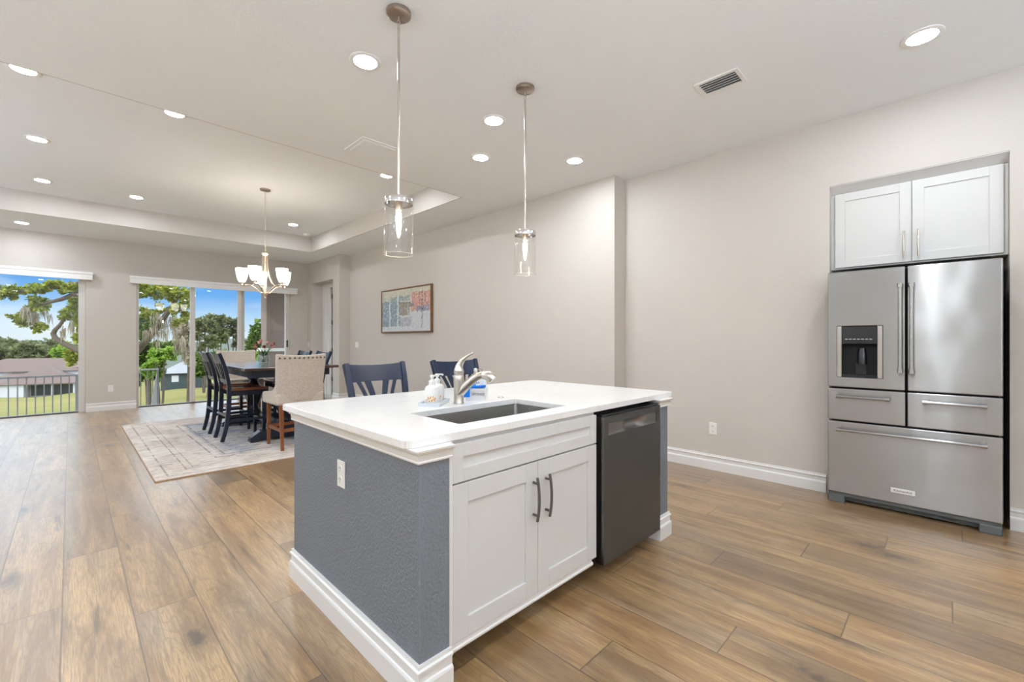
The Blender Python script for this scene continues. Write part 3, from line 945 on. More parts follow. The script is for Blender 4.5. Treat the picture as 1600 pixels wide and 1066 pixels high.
# countertop with sink cut-out
KX0, KX1, KY0, KY1 = .795, 2.828, 1.2935, 2.535
SX0, SX1, SY0, SY1 = 1.118, 1.836, 1.409, 1.794
def rr(x0, y0, x1, y1, r, n=6):
    out = []
    for cx_, cy_, a0 in ((x1 - r, y0 + r, -90), (x1 - r, y1 - r, 0), (x0 + r, y1 - r, 90), (x0 + r, y0 + r, 180)):
        for k in range(n + 1):
            a = math.radians(a0 + 90 * k / n)
            out.append((cx_ + r * math.cos(a), cy_ + r * math.sin(a)))
    return out
def slab(outer, inner, z0, z1):
    q = MB(); n = len(outer)
    A = [[q.bm.verts.new((p[0], p[1], z)) for p in outer] for z in (z0, z1)]
    B = [[q.bm.verts.new((p[0], p[1], z)) for p in inner] for z in (z0, z1)]
    for k in range(n):
        l = (k + 1) % n
        q._f([A[0][k], A[0][l], A[1][l], A[1][k]]); q._f([B[0][l], B[0][k], B[1][k], B[1][l]])
        q._f([A[1][k], A[1][l], B[1][l], B[1][k]]); q._f([A[0][l], A[0][k], B[0][k], B[0][l]])
    return q
ct = slab(rr(KX0, KY0, KX1, KY1, .035), rr(SX0, SY0, SX1, SY1, .012), CZ, .910).build('countertop', 'quartz', None, bevel=.003)
tag(ct, 'white quartz island countertop with a rectangular sink cut-out', 'countertop')
# undermount sink
sk = thing('sink', 'undermount stainless steel sink set in the island countertop', 'sink', (0, 0, 0))
q = slab(rr(SX0 - .012, SY0 - .012, SX1 + .012, SY1 + .012, .02), rr(SX0 - .003, SY0 - .003, SX1 + .003, SY1 + .003, .02), CZ - .004, CZ - .0005)
inn = rr(SX0 - .003, SY0 - .003, SX1 + .003, SY1 + .003, .02); bot = rr(SX0 + .012, SY0 + .012, SX1 - .012, SY1 - .012, .03)
Vt = [q.bm.verts.new((p[0], p[1], CZ - .002)) for p in inn]; Vb = [q.bm.verts.new((p[0], p[1], .675)) for p in bot]
for k in range(len(Vt)):
    l = (k + 1) % len(Vt); q._f([Vt[k], Vb[k], Vb[l], Vt[l]])
q._f(Vb)
q.build('basin', 'sink', sk, smooth=True)
MB().lathe([(.042, .676), (.04, .679), (.03, .677), (0, .677)], ((SX0 + SX1) / 2, (SY0 + SY1) / 2, 0), 24).build('drain', 'chrome', sk, smooth=True)

# faucet
fx, fy = 1.478, 1.872
fc = thing('faucet', 'brushed nickel pull-out faucet with a curved lever behind the sink', 'faucet', (fx, fy, .910))
sp = Vector((.70, -.72, 0))      # spout direction: over the basin, towards the right in the photo
sp = Vector((.55, -.83, 0)).normalized()
q = MB(); q.lathe([(0, 0), (.0285, 0), (.0285, .006), (.026, .010), (.0265, .06), (.0285, .10), (.030, .125), (.0275, .150), (.0255, .153)], n=24)
q.build('body', 'nickel', fc, smooth=True)
def spl(pts, n=6):
    out = []
    for i in range(len(pts) - 1):
        a, b, c2, d2 = [Vector(pts[max(0, min(len(pts) - 1, i + o))]) for o in (-1, 0, 1, 2)]
        for s in range(n):
            f = s / n
            out.append(0.5 * ((2 * b) + (c2 - a) * f + (2 * a - 5 * b + 4 * c2 - d2) * f * f + (3 * b - a - 3 * c2 + d2) * f ** 3))
    out.append(Vector(pts[-1]))
    return out
pts = spl([(0, 0, .055), tuple(sp * .030 + Vector((0, 0, .085))), tuple(sp * .075 + Vector((0, 0, .128))), tuple(sp * .108 + Vector((0, 0, .149))), tuple(sp * .136 + Vector((0, 0, .154)))])
q = MB(); q.tube(pts, [.027 - .008 * k / (len(pts) - 1) for k in range(len(pts))], 16)
q.build('spout', 'nickel', fc, smooth=True)
pts = spl([tuple(sp * .128 + Vector((0, 0, .1535))), tuple(sp * .150 + Vector((0, 0, .1535))), tuple(sp * .172 + Vector((0, 0, .146))), tuple(sp * .188 + Vector((0, 0, .130)))])
rad = [.0185 + .0095 * math.sin(k / (len(pts) - 1) * PI * .62) for k in range(len(pts))]
q = MB(); q.tube(pts, rad, 16)
q.build('spray_head', 'nickel', fc, smooth=True)
pts = spl([(0, 0, .152), (0, 0, .178), tuple(sp * .004 + Vector((0, 0, .205))), tuple(sp * .022 + Vector((0, 0, .235))), tuple(sp * .052 + Vector((0, 0, .258))), tuple(sp * .080 + Vector((0, 0, .272)))])
rad = [.0262 if k < 4 else max(.0058, .0275 - .0215 * max(0, (k - 6) / 20) ** .8) for k in range(len(pts))]
q = MB(); q.tube(pts, rad, 16)
q.build('lever', 'nickel', fc, smooth=True)

# soap tray with two pump bottles
ta = math.radians(38)
tr = thing('soap_tray', 'small white ceramic tray holding two pump bottles left of the faucet', 'tray', (1.372, 1.945, .910), ta)
q = MB(); q.prism(rr(-.108, -.055, .108, .055, .015), 0, .006)
o_, i_ = rr(-.108, -.055, .108, .055, .015), rr(-.098, -.045, .098, .045, .012)
n = len(o_)
A0 = [q.bm.verts.new((p[0], p[1], .004)) for p in o_]; A1 = [q.bm.verts.new((p[0] * 1.03, p[1] * 1.06, .020)) for p in o_]
B1 = [q.bm.verts.new((p[0] * 1.03, p[1] * 1.06, .020)) for p in i_]; B0 = [q.bm.verts.new((p[0], p[1], .0062)) for p in i_]
for k in range(n):
    l = (k + 1) % n
    q._f([A0[k], A0[l], A1[l], A1[k]]); q._f([A1[k], A1[l], B1[l], B1[k]]); q._f([B1[k], B1[l], B0[l], B0[k]])
q.build('tray_body', 'trayglaze', tr)
def bottle(loc, label, rz):
    b = thing('pump_bottle', label, 'pump bottle', loc, rz, group='pump bottles on the soap tray')
    MB().lathe([(0, 0), (.036, 0), (.039, .004), (.039, .074), (.034, .090), (.018, .101), (.0155, .108), (0, .108)], n=28).build('bottle_body', 'lotion', b, smooth=True)
    q = MB(); q.lathe([(.0175, .103), (.0175, .121), (.010, .126), (.0065, .128), (.0065, .140), (.012, .142), (.012, .152), (0, .154)], n=20)
    q.bar([(0, 0, .148), (.022, .022, .148), (.028, .028, .143)], .010, .008, side=(1, -1, 0))
    q.build('pump', 'lotion', b, smooth=True)
    q = MB()
    rnd = random.Random(3)
    for k in range(12):            # sprig printed low on the label, facing the camera
        a0 = -PI / 2 - .50 + k * .10; zz = .024 + .008 * math.sin(k * 1.7) + .004 * (k % 3)
        lf = [(0, -.003), (.004, .003), (0, .010), (-.004, .003)]
        vs = [q.bm.verts.new((0.0393 * math.cos(a0 + p[0] / .039), 0.0393 * math.sin(a0 + p[0] / .039), zz + p[1])) for p in lf]
        q._f(vs)
    q.build('sprig_print', 'orange', b)
    q = MB()
    a0 = -PI / 2 - .75
    vs = [q.bm.verts.new((0.0393 * math.cos(a), 0.0393 * math.sin(a), z)) for a, z in ((a0, .012), (a0 + .07, .012), (a0 + .07, .030), (a0, .030))]
    q._f(vs); q.build('text_print', 'ink', b)
ft = math.radians(-44)
for off, lab in ((-.046, 'white pump bottle on the soap tray, the left one with the whole label showing'), (.046, 'white pump bottle on the soap tray, the right one nearer the faucet')):
    bottle((1.372 + off * math.cos(ta), 1.945 + off * math.sin(ta), .9165), lab, ft)

# sponge and soap dispenser caddy
cd = thing('soap_sponge_caddy', 'white soap dispenser with a sponge slot lettered SOAP and SPONGE right of the faucet', 'soap dispenser', (1.655, 1.935, .910), ft)
q = MB()
def lump(w0, w1, d0, d1, z0, z1, y):   # rounded block
    q.prism(rr(-w0, y - d0, w0, y + d0, .016), z0, z1)
b0 = rr(-.068, -.040, .068, .040, .020); b1 = rr(-.068, -.040, .068, .040, .020); b2 = rr(-.064, -.002, .030, .038, .016); b3 = rr(-.045, .004, .010, .032, .012)
levels = [(b0, 0.0), (b1, .060), (b1, .066)]
L0 = [q.bm.verts.new((p[0], p[1], 0)) for p in b0]; L1 = [q.bm.verts.new((p[0], p[1], .066)) for p in b1]
L2 = [q.bm.verts.new((p[0] * .9, .010 + p[1] * .55, .070)) for p in b1]; L3 = [q.bm.verts.new((p[0] * .84, .012 + p[1] * .5, .110)) for p in b1]
L4 = [q.bm.verts.new((p[0] * .55, .012 + p[1] * .42, .128)) for p in b1]; L5 = [q.bm.verts.new((p[0] * .25, .012 + p[1] * .40, .134)) for p in b1]
for A, B in ((L0, L1), (L1, L2), (L2, L3), (L3, L4), (L4, L5)):
    for k in range(len(A)):
        l = (k + 1) % len(A); q._f([A[k], A[l], B[l], B[k]])
q._f(L0[::-1]); q._f(L5)
q.build('caddy_body', 'ceramic', cd, smooth=True)
q = MB(); q.lathe([(.016, .132), (.016, .150), (.013, .153), (.013, .172), (.011, .178), (0, .178)], (-.004, .012, 0), 20)
q.bar([(-.004, .012, .170), (.03, .004, .172), (.042, .001, .168)], .010, .008, side=(0, 1, 0))
q.build('pump', 'chrome', cd, smooth=True)
def words(body, size, loc, parent, mat='ink', rot=(PI / 2, 0, 0), name='lettering', ext=.0004):
    cu = bpy.data.curves.new(name, 'FONT'); cu.body = body; cu.size = size; cu.align_x = 'CENTER'; cu.align_y = 'CENTER'; cu.extrude = ext
    tmp = bpy.data.objects.new('tmp_text', cu); COL.objects.link(tmp)
    dg = bpy.context.evaluated_depsgraph_get()
    me = bpy.data.meshes.new_from_object(tmp.evaluated_get(dg))
    bpy.data.objects.remove(tmp)
    o = bpy.data.objects.new(name, me); COL.objects.link(o)
    me.materials.clear(); me.materials.append(M[mat])
    o.location = loc; o.rotation_euler = rot; o.parent = parent
    return o
words('SPONGE', .019, (.014, -.0445, .034), cd)
words('SOAP', .019, (-.004, -.0095, .094), cd)
sg = thing('sponge', 'blue cleaning cloth folded over the front of the white sponge caddy', 'sponge', (1.655, 1.935, .910), ft)
pth = spl([(-.050, -.046, .018), (-.050, -.047, .062), (-.046, -.040, .072), (-.030, -.026, .074), (.000, -.022, .076)], 5)
MB().bar(pth, .034, .008, side=(1, 0, 0)).build('hanging_flap', 'sponge', sg, bevel=.002)
MB().bar([(-.055, -.024, .0715), (0, -.026, .075), (.056, -.024, .080)], .026, .010, side=(0, 1, 0)).build('top_fold', 'sponge', sg, bevel=.003)
bt = thing('disposal_button', 'small round chrome disposal button on the countertop right of the faucet', 'button', (1.812, 1.893, .910))
MB().lathe([(0, .006), (.010, .006), (.012, .004), (.019, .003), (.021, 0)], n=24).build('button_cap', 'chrome', bt, smooth=True)

# ------------------------------------------------------------------ refrigerator
fr = thing('refrigerator', 'stainless five-door refrigerator with water dispenser in the right wall recess', 'refrigerator', (4.172, .209, 0), -PI / 2)
# local frame: +x runs towards -y of the room (right in the photo), -y faces the room, z up
FW = .458
MB().box(-FW + .012, .075, .03, FW - .012, .76, 1.77).build('body', 'blackmatte', fr)
def fdoor(name, x0, x1, z0, z1, hole=None):
    q = MB(); T = .07
    def put(xa, xb, za, zb):
        q.box(xa, 0, za, xb, T, zb)
    if hole is None:
        put(x0, x1, z0, z1)
    else:
        a, b, c2, d2 = hole
        xs = [x0, a, b, x1]; zs = [z0, c2, d2, z1]
        F = [[q.bm.verts.new((xx, 0, zz)) for zz in zs] for xx in xs]
        G = [[q.bm.verts.new((xx, T, zz)) for zz in zs] for xx in xs]
        for i in range(3):
            for j in range(3):
                if i == 1 and j == 1: continue
                q._f([F[i][j], F[i + 1][j], F[i + 1][j + 1], F[i][j + 1]])
                q._f([G[i][j], G[i][j + 1], G[i + 1][j + 1], G[i + 1][j]])
        for i in range(3):
            q._f([F[i][0], G[i][0], G[i + 1][0], F[i + 1][0]]); q._f([F[i][3], F[i + 1][3], G[i + 1][3], G[i][3]])
            q._f([F[0][i], F[0][i + 1], G[0][i + 1], G[0][i]]); q._f([F[3][i], G[3][i], G[3][i + 1], F[3][i + 1]])
        q._f([F[1][1], F[2][1], G[2][1], G[1][1]]); q._f([F[1][2], G[1][2], G[2][2], F[2][2]])
        q._f([F[1][1], G[1][1], G[1][2], F[1][2]]); q._f([F[2][1], F[2][2], G[2][2], G[2][1]])
    return q.build(name, 'steel', fr, bevel=.008, seg=4)
HX = (-.40, -.128); HZ = (.968, 1.362)       # dispenser trim
dl = fdoor('french_door', -FW, -.006, .893, 1.778, (-.398, -.130, .972, 1.358))
drr = fdoor('french_door', .006, FW, .893, 1.778)
w1 = fdoor('drawer', -FW, -.004, .640, .883)
w2 = fdoor('drawer', .004, FW, .640, .883)
w3 = fdoor('freezer_drawer', -FW, FW, .080, .630)
def fbar(parent, p, q_, stand=.052, r=.0105):
    m = MB(); p = Vector(p); q_ = Vector(q_); d = (q_ - p).normalized(); o = Vector((0, -stand, 0))
    m.tube([p + o + d * .018, q_ + o - d * .018], r, 16)
    for a, s in ((p, 1), (q_, -1)):
        m.tube([a + o, a + o + d * s * .028], r * 1.35, 16)
        m.tube([a + d * s * .014, a + d * s * .014 + o], r * .95, 12)
    m.build('handle', 'steel', parent, smooth=True)
fbar(dl, (-.030, 0, 1.022), (-.030, 0, 1.652), .058, .0125)
fbar(drr, (.030, 0, 1.018), (.030, 0, 1.652), .058, .0125)
fbar(w1, (-.398, 0, .826), (-.085, 0, .826))
fbar(w2, (.085, 0, .826), (.388, 0, .826))
fbar(w3, (-.398, 0, .572), (.388, 0, .572))
# dispenser
dp = MB()
a, b, c2, d2 = -.398, -.130, .972, 1.358
dp.box(a, -.004, c2, a + .028, .02, d2)
dp.build('dispenser_trim', 'chrome', dl, bevel=.002)
MB().box(b - .028, -.004, c2, b, .02, d2).build('dispenser_trim', 'chrome', dl, bevel=.002)
q = MB(); q.box(a + .028, .062, c2, b - .028, .0695, d2); q.box(a + .028, .0, c2, b - .028, .062, c2 + .018)
q.box(a + .026, .004, c2, a + .029, .062, d2); q.box(b - .029, .004, c2, b - .026, .062, d2)
q.build('dispenser_recess', 'blackmatte', dl)
q = MB(); q.box(a + .029, -.002, d2 - .135, b - .029, .05, d2 - .002)
q.build('control_panel', 'black', dl, bevel=.004)
q = MB()
for k in range(7): q.box(a + .05 + k * .024, -.0035, d2 - .100, a + .066 + k * .024, -.002, d2 - .096)
q.build('control_icons', 'plate', dl)
q = MB(); q.lathe([(0, 0), (.030, 0), (.028, .09), (.020, .12), (0, .12)], (-.25, .040, c2 + .10), 20)
q.box(-.29, .040, c2 + .02, -.225, .05, c2 + .11)
q.build('dispenser_paddle', 'black', dl, smooth=True)
# badge
bd = MB().box(-.084, -.003, .158, .046, .001, .192)
bdo = bd.build('badge', 'plate', w3, bevel=.001)
words('KitchenAid', .022, (-.019, -.0034, .175), bdo, 'ink', name='badge_lettering', ext=.0003)
# base grille and feet
q = MB(); q.box(-FW + .004, .012, .052, FW - .004, .05, .078); q.box(-FW + .10, .06, .012, FW - .10, .075, .052)
q.build('base_grille', 'grille', fr, bevel=.003)
for s in (-1, 1):
    xa, xb = (s * (FW - .002), s * (FW - .105))
    MB().box(min(xa, xb), .004, 0, max(xa, xb), .12, .056).build('foot_bracket', 'grille', fr, bevel=.006)

# cabinet over the refrigerator
oc = thing('overhead_cabinet', 'white two-door shaker cabinet in the wall recess above the refrigerator', 'cabinet', (4.388, .2, 0), -PI / 2)
Y0 = -.490; Y1 = .491
q = MB(); q.box(-.489, .078, 1.832, .490, .62, 2.452)
q.build('carcass', 'cabinet', oc, bevel=.002)
dA = shaker('door', oc, -.460, .0042, 1.845, 2.447, .055, .065)
dB = shaker('door', oc, .0102, .467, 1.845, 2.447, .055, .065)
def pull2(parent, x):
    q = MB(); pts = [(x, .055 - .030 - .010 * (1 - f * f), 1.976 + f * .098) for f in [k / 4 - 1 for k in range(9)]]
    q.tube(pts, .0062, 10)
    for s in (-1, 1): q.tube([(x, .055, 1.976 + s * .064), (x, .021, 1.976 + s * .064)], .0055, 8)
    q.build('handle', 'nickel', parent, smooth=True)
pull2(dA, -.035); pull2(dB, .045)
q = MB()
pv = [(.074, 2.4525), (.068, 2.456), (.012, 2.503), (.004, 2.505), (.004, 2.511), (.10, 2.511), (.10, 2.4525)]
A = [q.bm.verts.new((-.489, y_, z_)) for y_, z_ in pv]; B = [q.bm.verts.new((.490, y_, z_)) for y_, z_ in pv]
for k in range(len(pv)):
    l = (k + 1) % len(pv); q._f([A[k], A[l], B[l], B[k]])
q._f(A[::-1]); q._f(B)
q.build('crown_moulding', 'cabinet', oc)

# ------------------------------------------------------------------ dining set
rg = thing('area_rug', 'distressed beige and gray area rug under the dining table', 'rug', (1.915, 6.752, 0))
MB().box(-1.385, -1.81, .0005, 1.385, 1.81, .011).build('rug_pile', 'rug', rg)
MB().sweep([(-1.385, -1.81), (-1.385, 1.81), (1.385, 1.81), (1.385, -1.81), (-1.385, -1.81)], [(0, .0005), (.006, .0005), (.006, .010), (0, .012)]).build('rug_binding', 'rugedge', rg)
RZ = .0112

TX, TY = 1.953, 6.735
tb_ = thing('dining_table', 'dark counter-height dining table on a black double pedestal', 'dining table', (TX, TY, RZ))
MB().box(-.548, -1.03, .885, .548, 1.03, .918).build('tabletop', 'tabletop', tb_, bevel=.006)
q = MB(); q.box(-.455, -.955, .795, .455, -.925, .885); q.box(-.455, .925, .795, .455, .955, .885)
q.box(-.455, -.925, .795, -.425, .925, .885); q.box(.425, -.925, .795, .455, .925, .885)
q.build('apron', 'navy', tb_, bevel=.003)
for s in (-1, 1):
    yy = s * .70
    q = MB(); q.lathe([(.10, .16), (.10, .20), (.075, .225), (.065, .26), (.095, .34), (.125, .43), (.128, .48), (.10, .56), (.062, .62), (.055, .65), (.085, .68), (.085, .70), (.0, .70)], (0, yy, 0), 28)
    q.box(-.11, yy - .11, .70, .11, yy + .11, .80); q.box(-.115, yy - .115, .10, .115, yy + .115, .165)
    q.build('pedestal', 'navy', tb_, smooth=True, bevel=.004)
    q = MB()
    for sg_ in (-1, 1):
        q.bar([(0, yy, .075), (sg_ * .30, yy, .075), (sg_ * .36, yy, .050), (sg_ * .41, yy, .034)], [.13, .13, .12, .12], [.11, .11, .075, .05], side=(0, 1, 0))
        q.box(min(sg_ * .33, sg_ * .42), yy - .065, 0, max(sg_ * .33, sg_ * .42), yy + .065, .03)
    q.build('foot', 'navy', tb_, bevel=.006)
MB().box(-.05, -.55, .10, .05, .55, .17).build('stretcher', 'navy', tb_, bevel=.005)

def chair(seatmat, paint, name, label, loc, rz, group, cat='chair'):
    # local: faces +y
    t = thing(name, label, cat, loc, rz, group)
    def seatf(a, b):
        x_ = (a - .5) * 2; y_ = (b - .5) * 2
        return (x_ * (.225 + .012 * y_), y_ * .205 + .02, .648 - .014 * (1 - x_ * x_) * (1 - (y_ * .8) ** 2))
    q = MB(); q.grid(seatf, 12, 12)
    s = q.build('seat', seatmat, t, smooth=True)
    so = s.modifiers.new('thickness', 'SOLIDIFY'); so.thickness = .030; so.offset = -1 if s.data.polygons[0].normal.z > 0 else 1
    q = MB(); q.box(-.195, -.165, .555, .195, -.145, .618); q.box(-.195, .185, .555, .195, .205, .618)
    q.box(-.205, -.165, .555, -.185, .205, .618); q.box(.185, -.165, .555, .205, .205, .618)
    q.build('seat_frame', paint, t, bevel=.002)
    for sx in (-1, 1):
        pts = spl([(sx * .178, -.262, 0), (sx * .184, -.222, .16), (sx * .190, -.198, .36), (sx * .196, -.190, .60), (sx * .203, -.199, .72), (sx * .215, -.243, .92), (sx * .224, -.302, 1.085)], 3)
        q = MB(); q.bar(pts, .036, [.040 + .008 * math.sin(PI * min(1, k / 12)) for k in range(len(pts))], side=(1, 0, 0))
        q.build('rear_leg', paint, t, bevel=.004)
        MB().bar([(sx * .190, .195, 0), (sx * .190, .195, .617)], [.032, .042], [.032, .042], side=(1, 0, 0)).build('front_leg', paint, t, bevel=.004)
    def yback(z): return -.199 - .103 * ((z - .72) / .365) ** 1.2 if z > .72 else -.195
    def rail(z0, z1, bow, hw0, hw1, nm):
        q = MB()
        for k in range(1):
            pts_lo = []; pts_hi = []
            nseg = 10
            for i in range(nseg + 1):
                f = i / nseg * 2 - 1
                by = -bow * (1 - f * f)
                pts_lo.append(Vector((f * hw0, yback(z0) + by, z0)))
                pts_hi.append(Vector((f * hw1, yback(z1) + by, z1 - .012 * (1 - f * f) * (1 if nm == 'top_rail' else 0))))
            th_ = Vector((0, .011, 0))
            R = []
            for a_, b_ in zip(pts_lo, pts_hi):
                R.append([q.bm.verts.new(p_) for p_ in (a_ - th_, b_ - th_, b_ + th_, a_ + th_)])
            for A_, B_ in zip(R, R[1:]):
                for m_ in range(4): q._f([A_[m_], A_[(m_ + 1) % 4], B_[(m_ + 1) % 4], B_[m_]])
            q._f(R[0][::-1]); q._f(R[-1])
        q.build(nm, paint, t, bevel=.003)
    rail(.955, 1.082, .020, .205, .212, 'top_rail')
    rail(.712, .765, .012, .190, .193, 'lower_rail')
    for xt, xb_, w_t, w_b in ((-.148, -.072, .026, .020), (-.075, -.026, .046, .030), (.075, .026, .046, .030), (.148, .072, .026, .020)):
        zs_ = [.755, .82, .89, .965]
        bw = lambda x_: .018 * (1 - (x_ / .2) ** 2)
        pts = [(xb_ + (xt - xb_) * ((z_ - .755) / .21) ** 1.25, yback(z_) - bw(xt) * .8, z_) for z_ in zs_]
        MB().bar(pts, [w_b + (w_t - w_b) * k / 3 for k in range(4)], .014, side=(1, 0, 0)).build('back_slat', paint, t, bevel=.002)
    q = MB(); q.box(-.18, .180, .20, .18, .208, .245); q.build('foot_rail', paint, t, bevel=.003)
    q = MB(); q.box(-.18, -.226, .30, .18, -.202, .335)
    for sx in (-1, 1): q.bar([(sx * .188, -.21, .25), (sx * .188, .19, .25)], .020, .034, side=(1, 0, 0))
    q.build('side_stretchers', paint, t, bevel=.003)
    return t
G1 = 'slat-back dining chairs around the table'
c0 = chair('seatwood', 'navy', 'dining_chair', 'dark slat-back chair on the left side of the table, the nearer of the two', (1.565, 6.450, RZ), -PI / 2, G1)
dup(c0, (1.565, 7.130, RZ), -PI / 2, 'dark slat-back chair on the left side of the table, the one nearer the glass door', G1)
dup(c0, (2.290, 6.400, RZ), PI / 2, 'dark slat-back chair right of the table, closer to the island', G1)
dup(c0, (2.290, 7.120, RZ), PI / 2, 'dark slat-back chair right of the table, closer to the sliding door', G1)
G2 = 'navy slat-back stools at the island'
s0 = chair('stoolnavy', 'stoolnavy', 'counter_stool', 'navy slat-back stool behind the island, the left one with its slats in view', (1.587, 2.702, 0), PI, G2, 'stool')
dup(s0, (2.322, 2.702, 0), PI, 'navy slat-back stool behind the island, the right one behind the faucet', G2)

def parsons(loc, rz, label):
    t = thing('upholstered_chair', label, 'chair', loc, rz, 'upholstered chairs at the table ends')
    # local: faces +y; back shell rakes towards -y
    def bk(a, b):
        f = a * 2 - 1
        z_ = .545 + (1.070 - .545) * b
        wv = .252 + .020 * b
        yy = -.225 - .085 * b + .050 * f * f
        return (f * wv, yy, z_ + (.018 * (f * f) if b > .95 else 0))
    q = MB(); nu, nv = 14, 10
    fr_ = [[None] * (nv + 1) for _ in range(nu + 1)]; bk_ = [[None] * (nv + 1) for _ in range(nu + 1)]
    for i in range(nu + 1):
        for j in range(nv + 1):
            p_ = Vector(bk(i / nu, j / nv))
            fr_[i][j] = q.bm.verts.new(p_ + Vector((0, .035, 0))); bk_[i][j] = q.bm.verts.new(p_ - Vector((0, .035, 0)))
    for i in range(nu):
        for j in range(nv):
            q._f([fr_[i][j], fr_[i + 1][j], fr_[i + 1][j + 1], fr_[i][j + 1]]); q._f([bk_[i][j], bk_[i][j + 1], bk_[i + 1][j + 1], bk_[i + 1][j]])
        q._f([fr_[i][nv], fr_[i + 1][nv], bk_[i + 1][nv], bk_[i][nv]]); q._f([fr_[i][0], bk_[i][0], bk_[i + 1][0], fr_[i + 1][0]])
    for j in range(nv):
        q._f([fr_[0][j], fr_[0][j + 1], bk_[0][j + 1], bk_[0][j]]); q._f([fr_[nu][j], bk_[nu][j], bk_[nu][j + 1], fr_[nu][j + 1]])
    bo = q.build('backrest', 'linen', t, smooth=True, bevel=.014, seg=3)
    q = MB()
    for k in range(11):
        f = -1 + 2 * (k + .5) / 11
        p_ = Vector(bk((f + 1) / 2, .945)) - Vector((0, .037, 0))
        q.lathe([(0, .007), (.008, .005), (.012, 0)], (0, 0, 0), 8, mat=Matrix.Translation(p_) @ Matrix.Rotation(PI / 2, 4, 'X'))
    q.build('nailheads', 'pull', bo, smooth=True)
    q = MB(); q.prism(rr(-.27, -.25, .27, .27, .04), .505, .635)
    q.build('seat', 'linen', t, smooth=True, bevel=.025, seg=4)
    for s in (-1, 1):
        q = MB()
        pv = [(-.22, .56), (-.235, .74), (-.19, .72), (-.12, .672), (.0, .648), (.20, .632), (.24, .56)]
        x0_, x1_ = sorted((s * .225, s * .272))
        A_ = [q.bm.verts.new((x0_, y_, z_)) for y_, z_ in pv]; B_ = [q.bm.verts.new((x1_, y_, z_)) for y_, z_ in pv]
        for k in range(len(pv)):
            l = (k + 1) % len(pv); q._f([A_[k], A_[l], B_[l], B_[k]])
        q._f(A_[::-1]); q._f(B_)
        q.build('wing', 'linen', t, bevel=.014, seg=3)
    for sx in (-1, 1):
        for y0_, y1_ in ((.215, .225), (-.215, -.255)):
            MB().bar([(sx * .205, y1_, 0), (sx * .205, y0_, .51)], [.032, .042], [.032, .042], side=(1, 0, 0)).build('leg', 'legwood', t, bevel=.003)
    q = MB(); q.box(-.19, .205, .20, .19, .232, .238); q.box(-.19, -.24, .20, .19, -.215, .238)
    for sx in (-1, 1): q.bar([(sx * .205, -.235, .22), (sx * .205, .22, .22)], .022, .038, side=(1, 0, 0))
    q.build('stretchers', 'legwood', t, bevel=.003)
    return t
u0 = parsons((1.885, 5.560, RZ), 0, 'beige linen upholstered chair with its back to the island')
dup(u0, (1.900, 7.930, RZ), PI, 'beige linen upholstered chair at the far end of the table by the glass door', 'upholstered chairs at the table ends')

# vase of flowers
vs = thing('flower_vase', 'clear glass vase of water on the dining table', 'vase', (1.905, 6.78, RZ + .918))
MB().lathe([(0, 0), (.058, 0), (.066, .01), (.076, .05), (.074, .09), (.060, .125), (.056, .140), (.062, .150), (.059, .150), (.053, .140), (.057, .122), (.071, .09), (.073, .05), (.063, .014), (0, .012)], n=28).build('vase_body', 'vase_glass', vs, smooth=True)
M['stem'] = plain('green_stem', (0.06, 0.16, 0.03, 1), 0.5, var=0.2)
M['petal'] = plain('dusty_pink_petal', (0.46, 0.21, 0.19, 1), 0.6, var=0.25)
M['petal2'] = plain('deep_red_petal', (0.20, 0.055, 0.05, 1), 0.6, var=0.25)
rnd = random.Random(5)
for k in range(9):
    a = 2 * PI * k / 9 + .3; r_ = .10 + .05 * rnd.random(); zt = .205 + .075 * rnd.random()
    if k == 4: r_, zt = .03, .30
    f_ = thing('cut_flower', 'reddish pink cut flower standing in the glass vase on the table', 'flower', (1.905, 6.78, RZ + .918), 0, 'cut flowers in the vase')
    tip = Vector((r_ * math.cos(a), r_ * math.sin(a), zt))
    stem = spl([(-.25 * tip.x, -.25 * tip.y, .02), (.25 * tip.x, .25 * tip.y, .13), tuple(tip)], 4)
    MB().tube(stem, .0035, 6).build('stem', 'stem', f_, smooth=True)
    q = MB(); dr = (stem[-1] - stem[-3]).normalized(); rot = dr.to_track_quat('Z', 'Y').to_matrix().to_4x4()
    for m_ in range(6):
        ma = Matrix.Translation(tip) @ rot @ Matrix.Rotation(m_ * PI / 3, 4, 'Z')
        q.lathe([(0, -.006), (.007, 0), (.009, .018), (.006, .036), (0, .046)], (.007, 0, 0), 6, mat=ma @ Matrix.Rotation(.22, 4, 'Y'))
    q.build('bloom', 'petal' if k % 3 else 'petal2', f_, smooth=True)
    q = MB()
    for m_ in range(2):
        p_ = stem[3 + m_]; dd = Vector((math.cos(a + m_ * 2.2 - 1), math.sin(a + m_ * 2.2 - 1), .55)).normalized(); sd = dd.cross(Vector((0, 0, 1))).normalized()
        pv = [p_, p_ + dd * .05 + sd * .014, p_ + dd * .12, p_ + dd * .05 - sd * .014]
        q._f([q.bm.verts.new(x_) for x_ in pv])
    q.build('leaves', 'stem', f_)

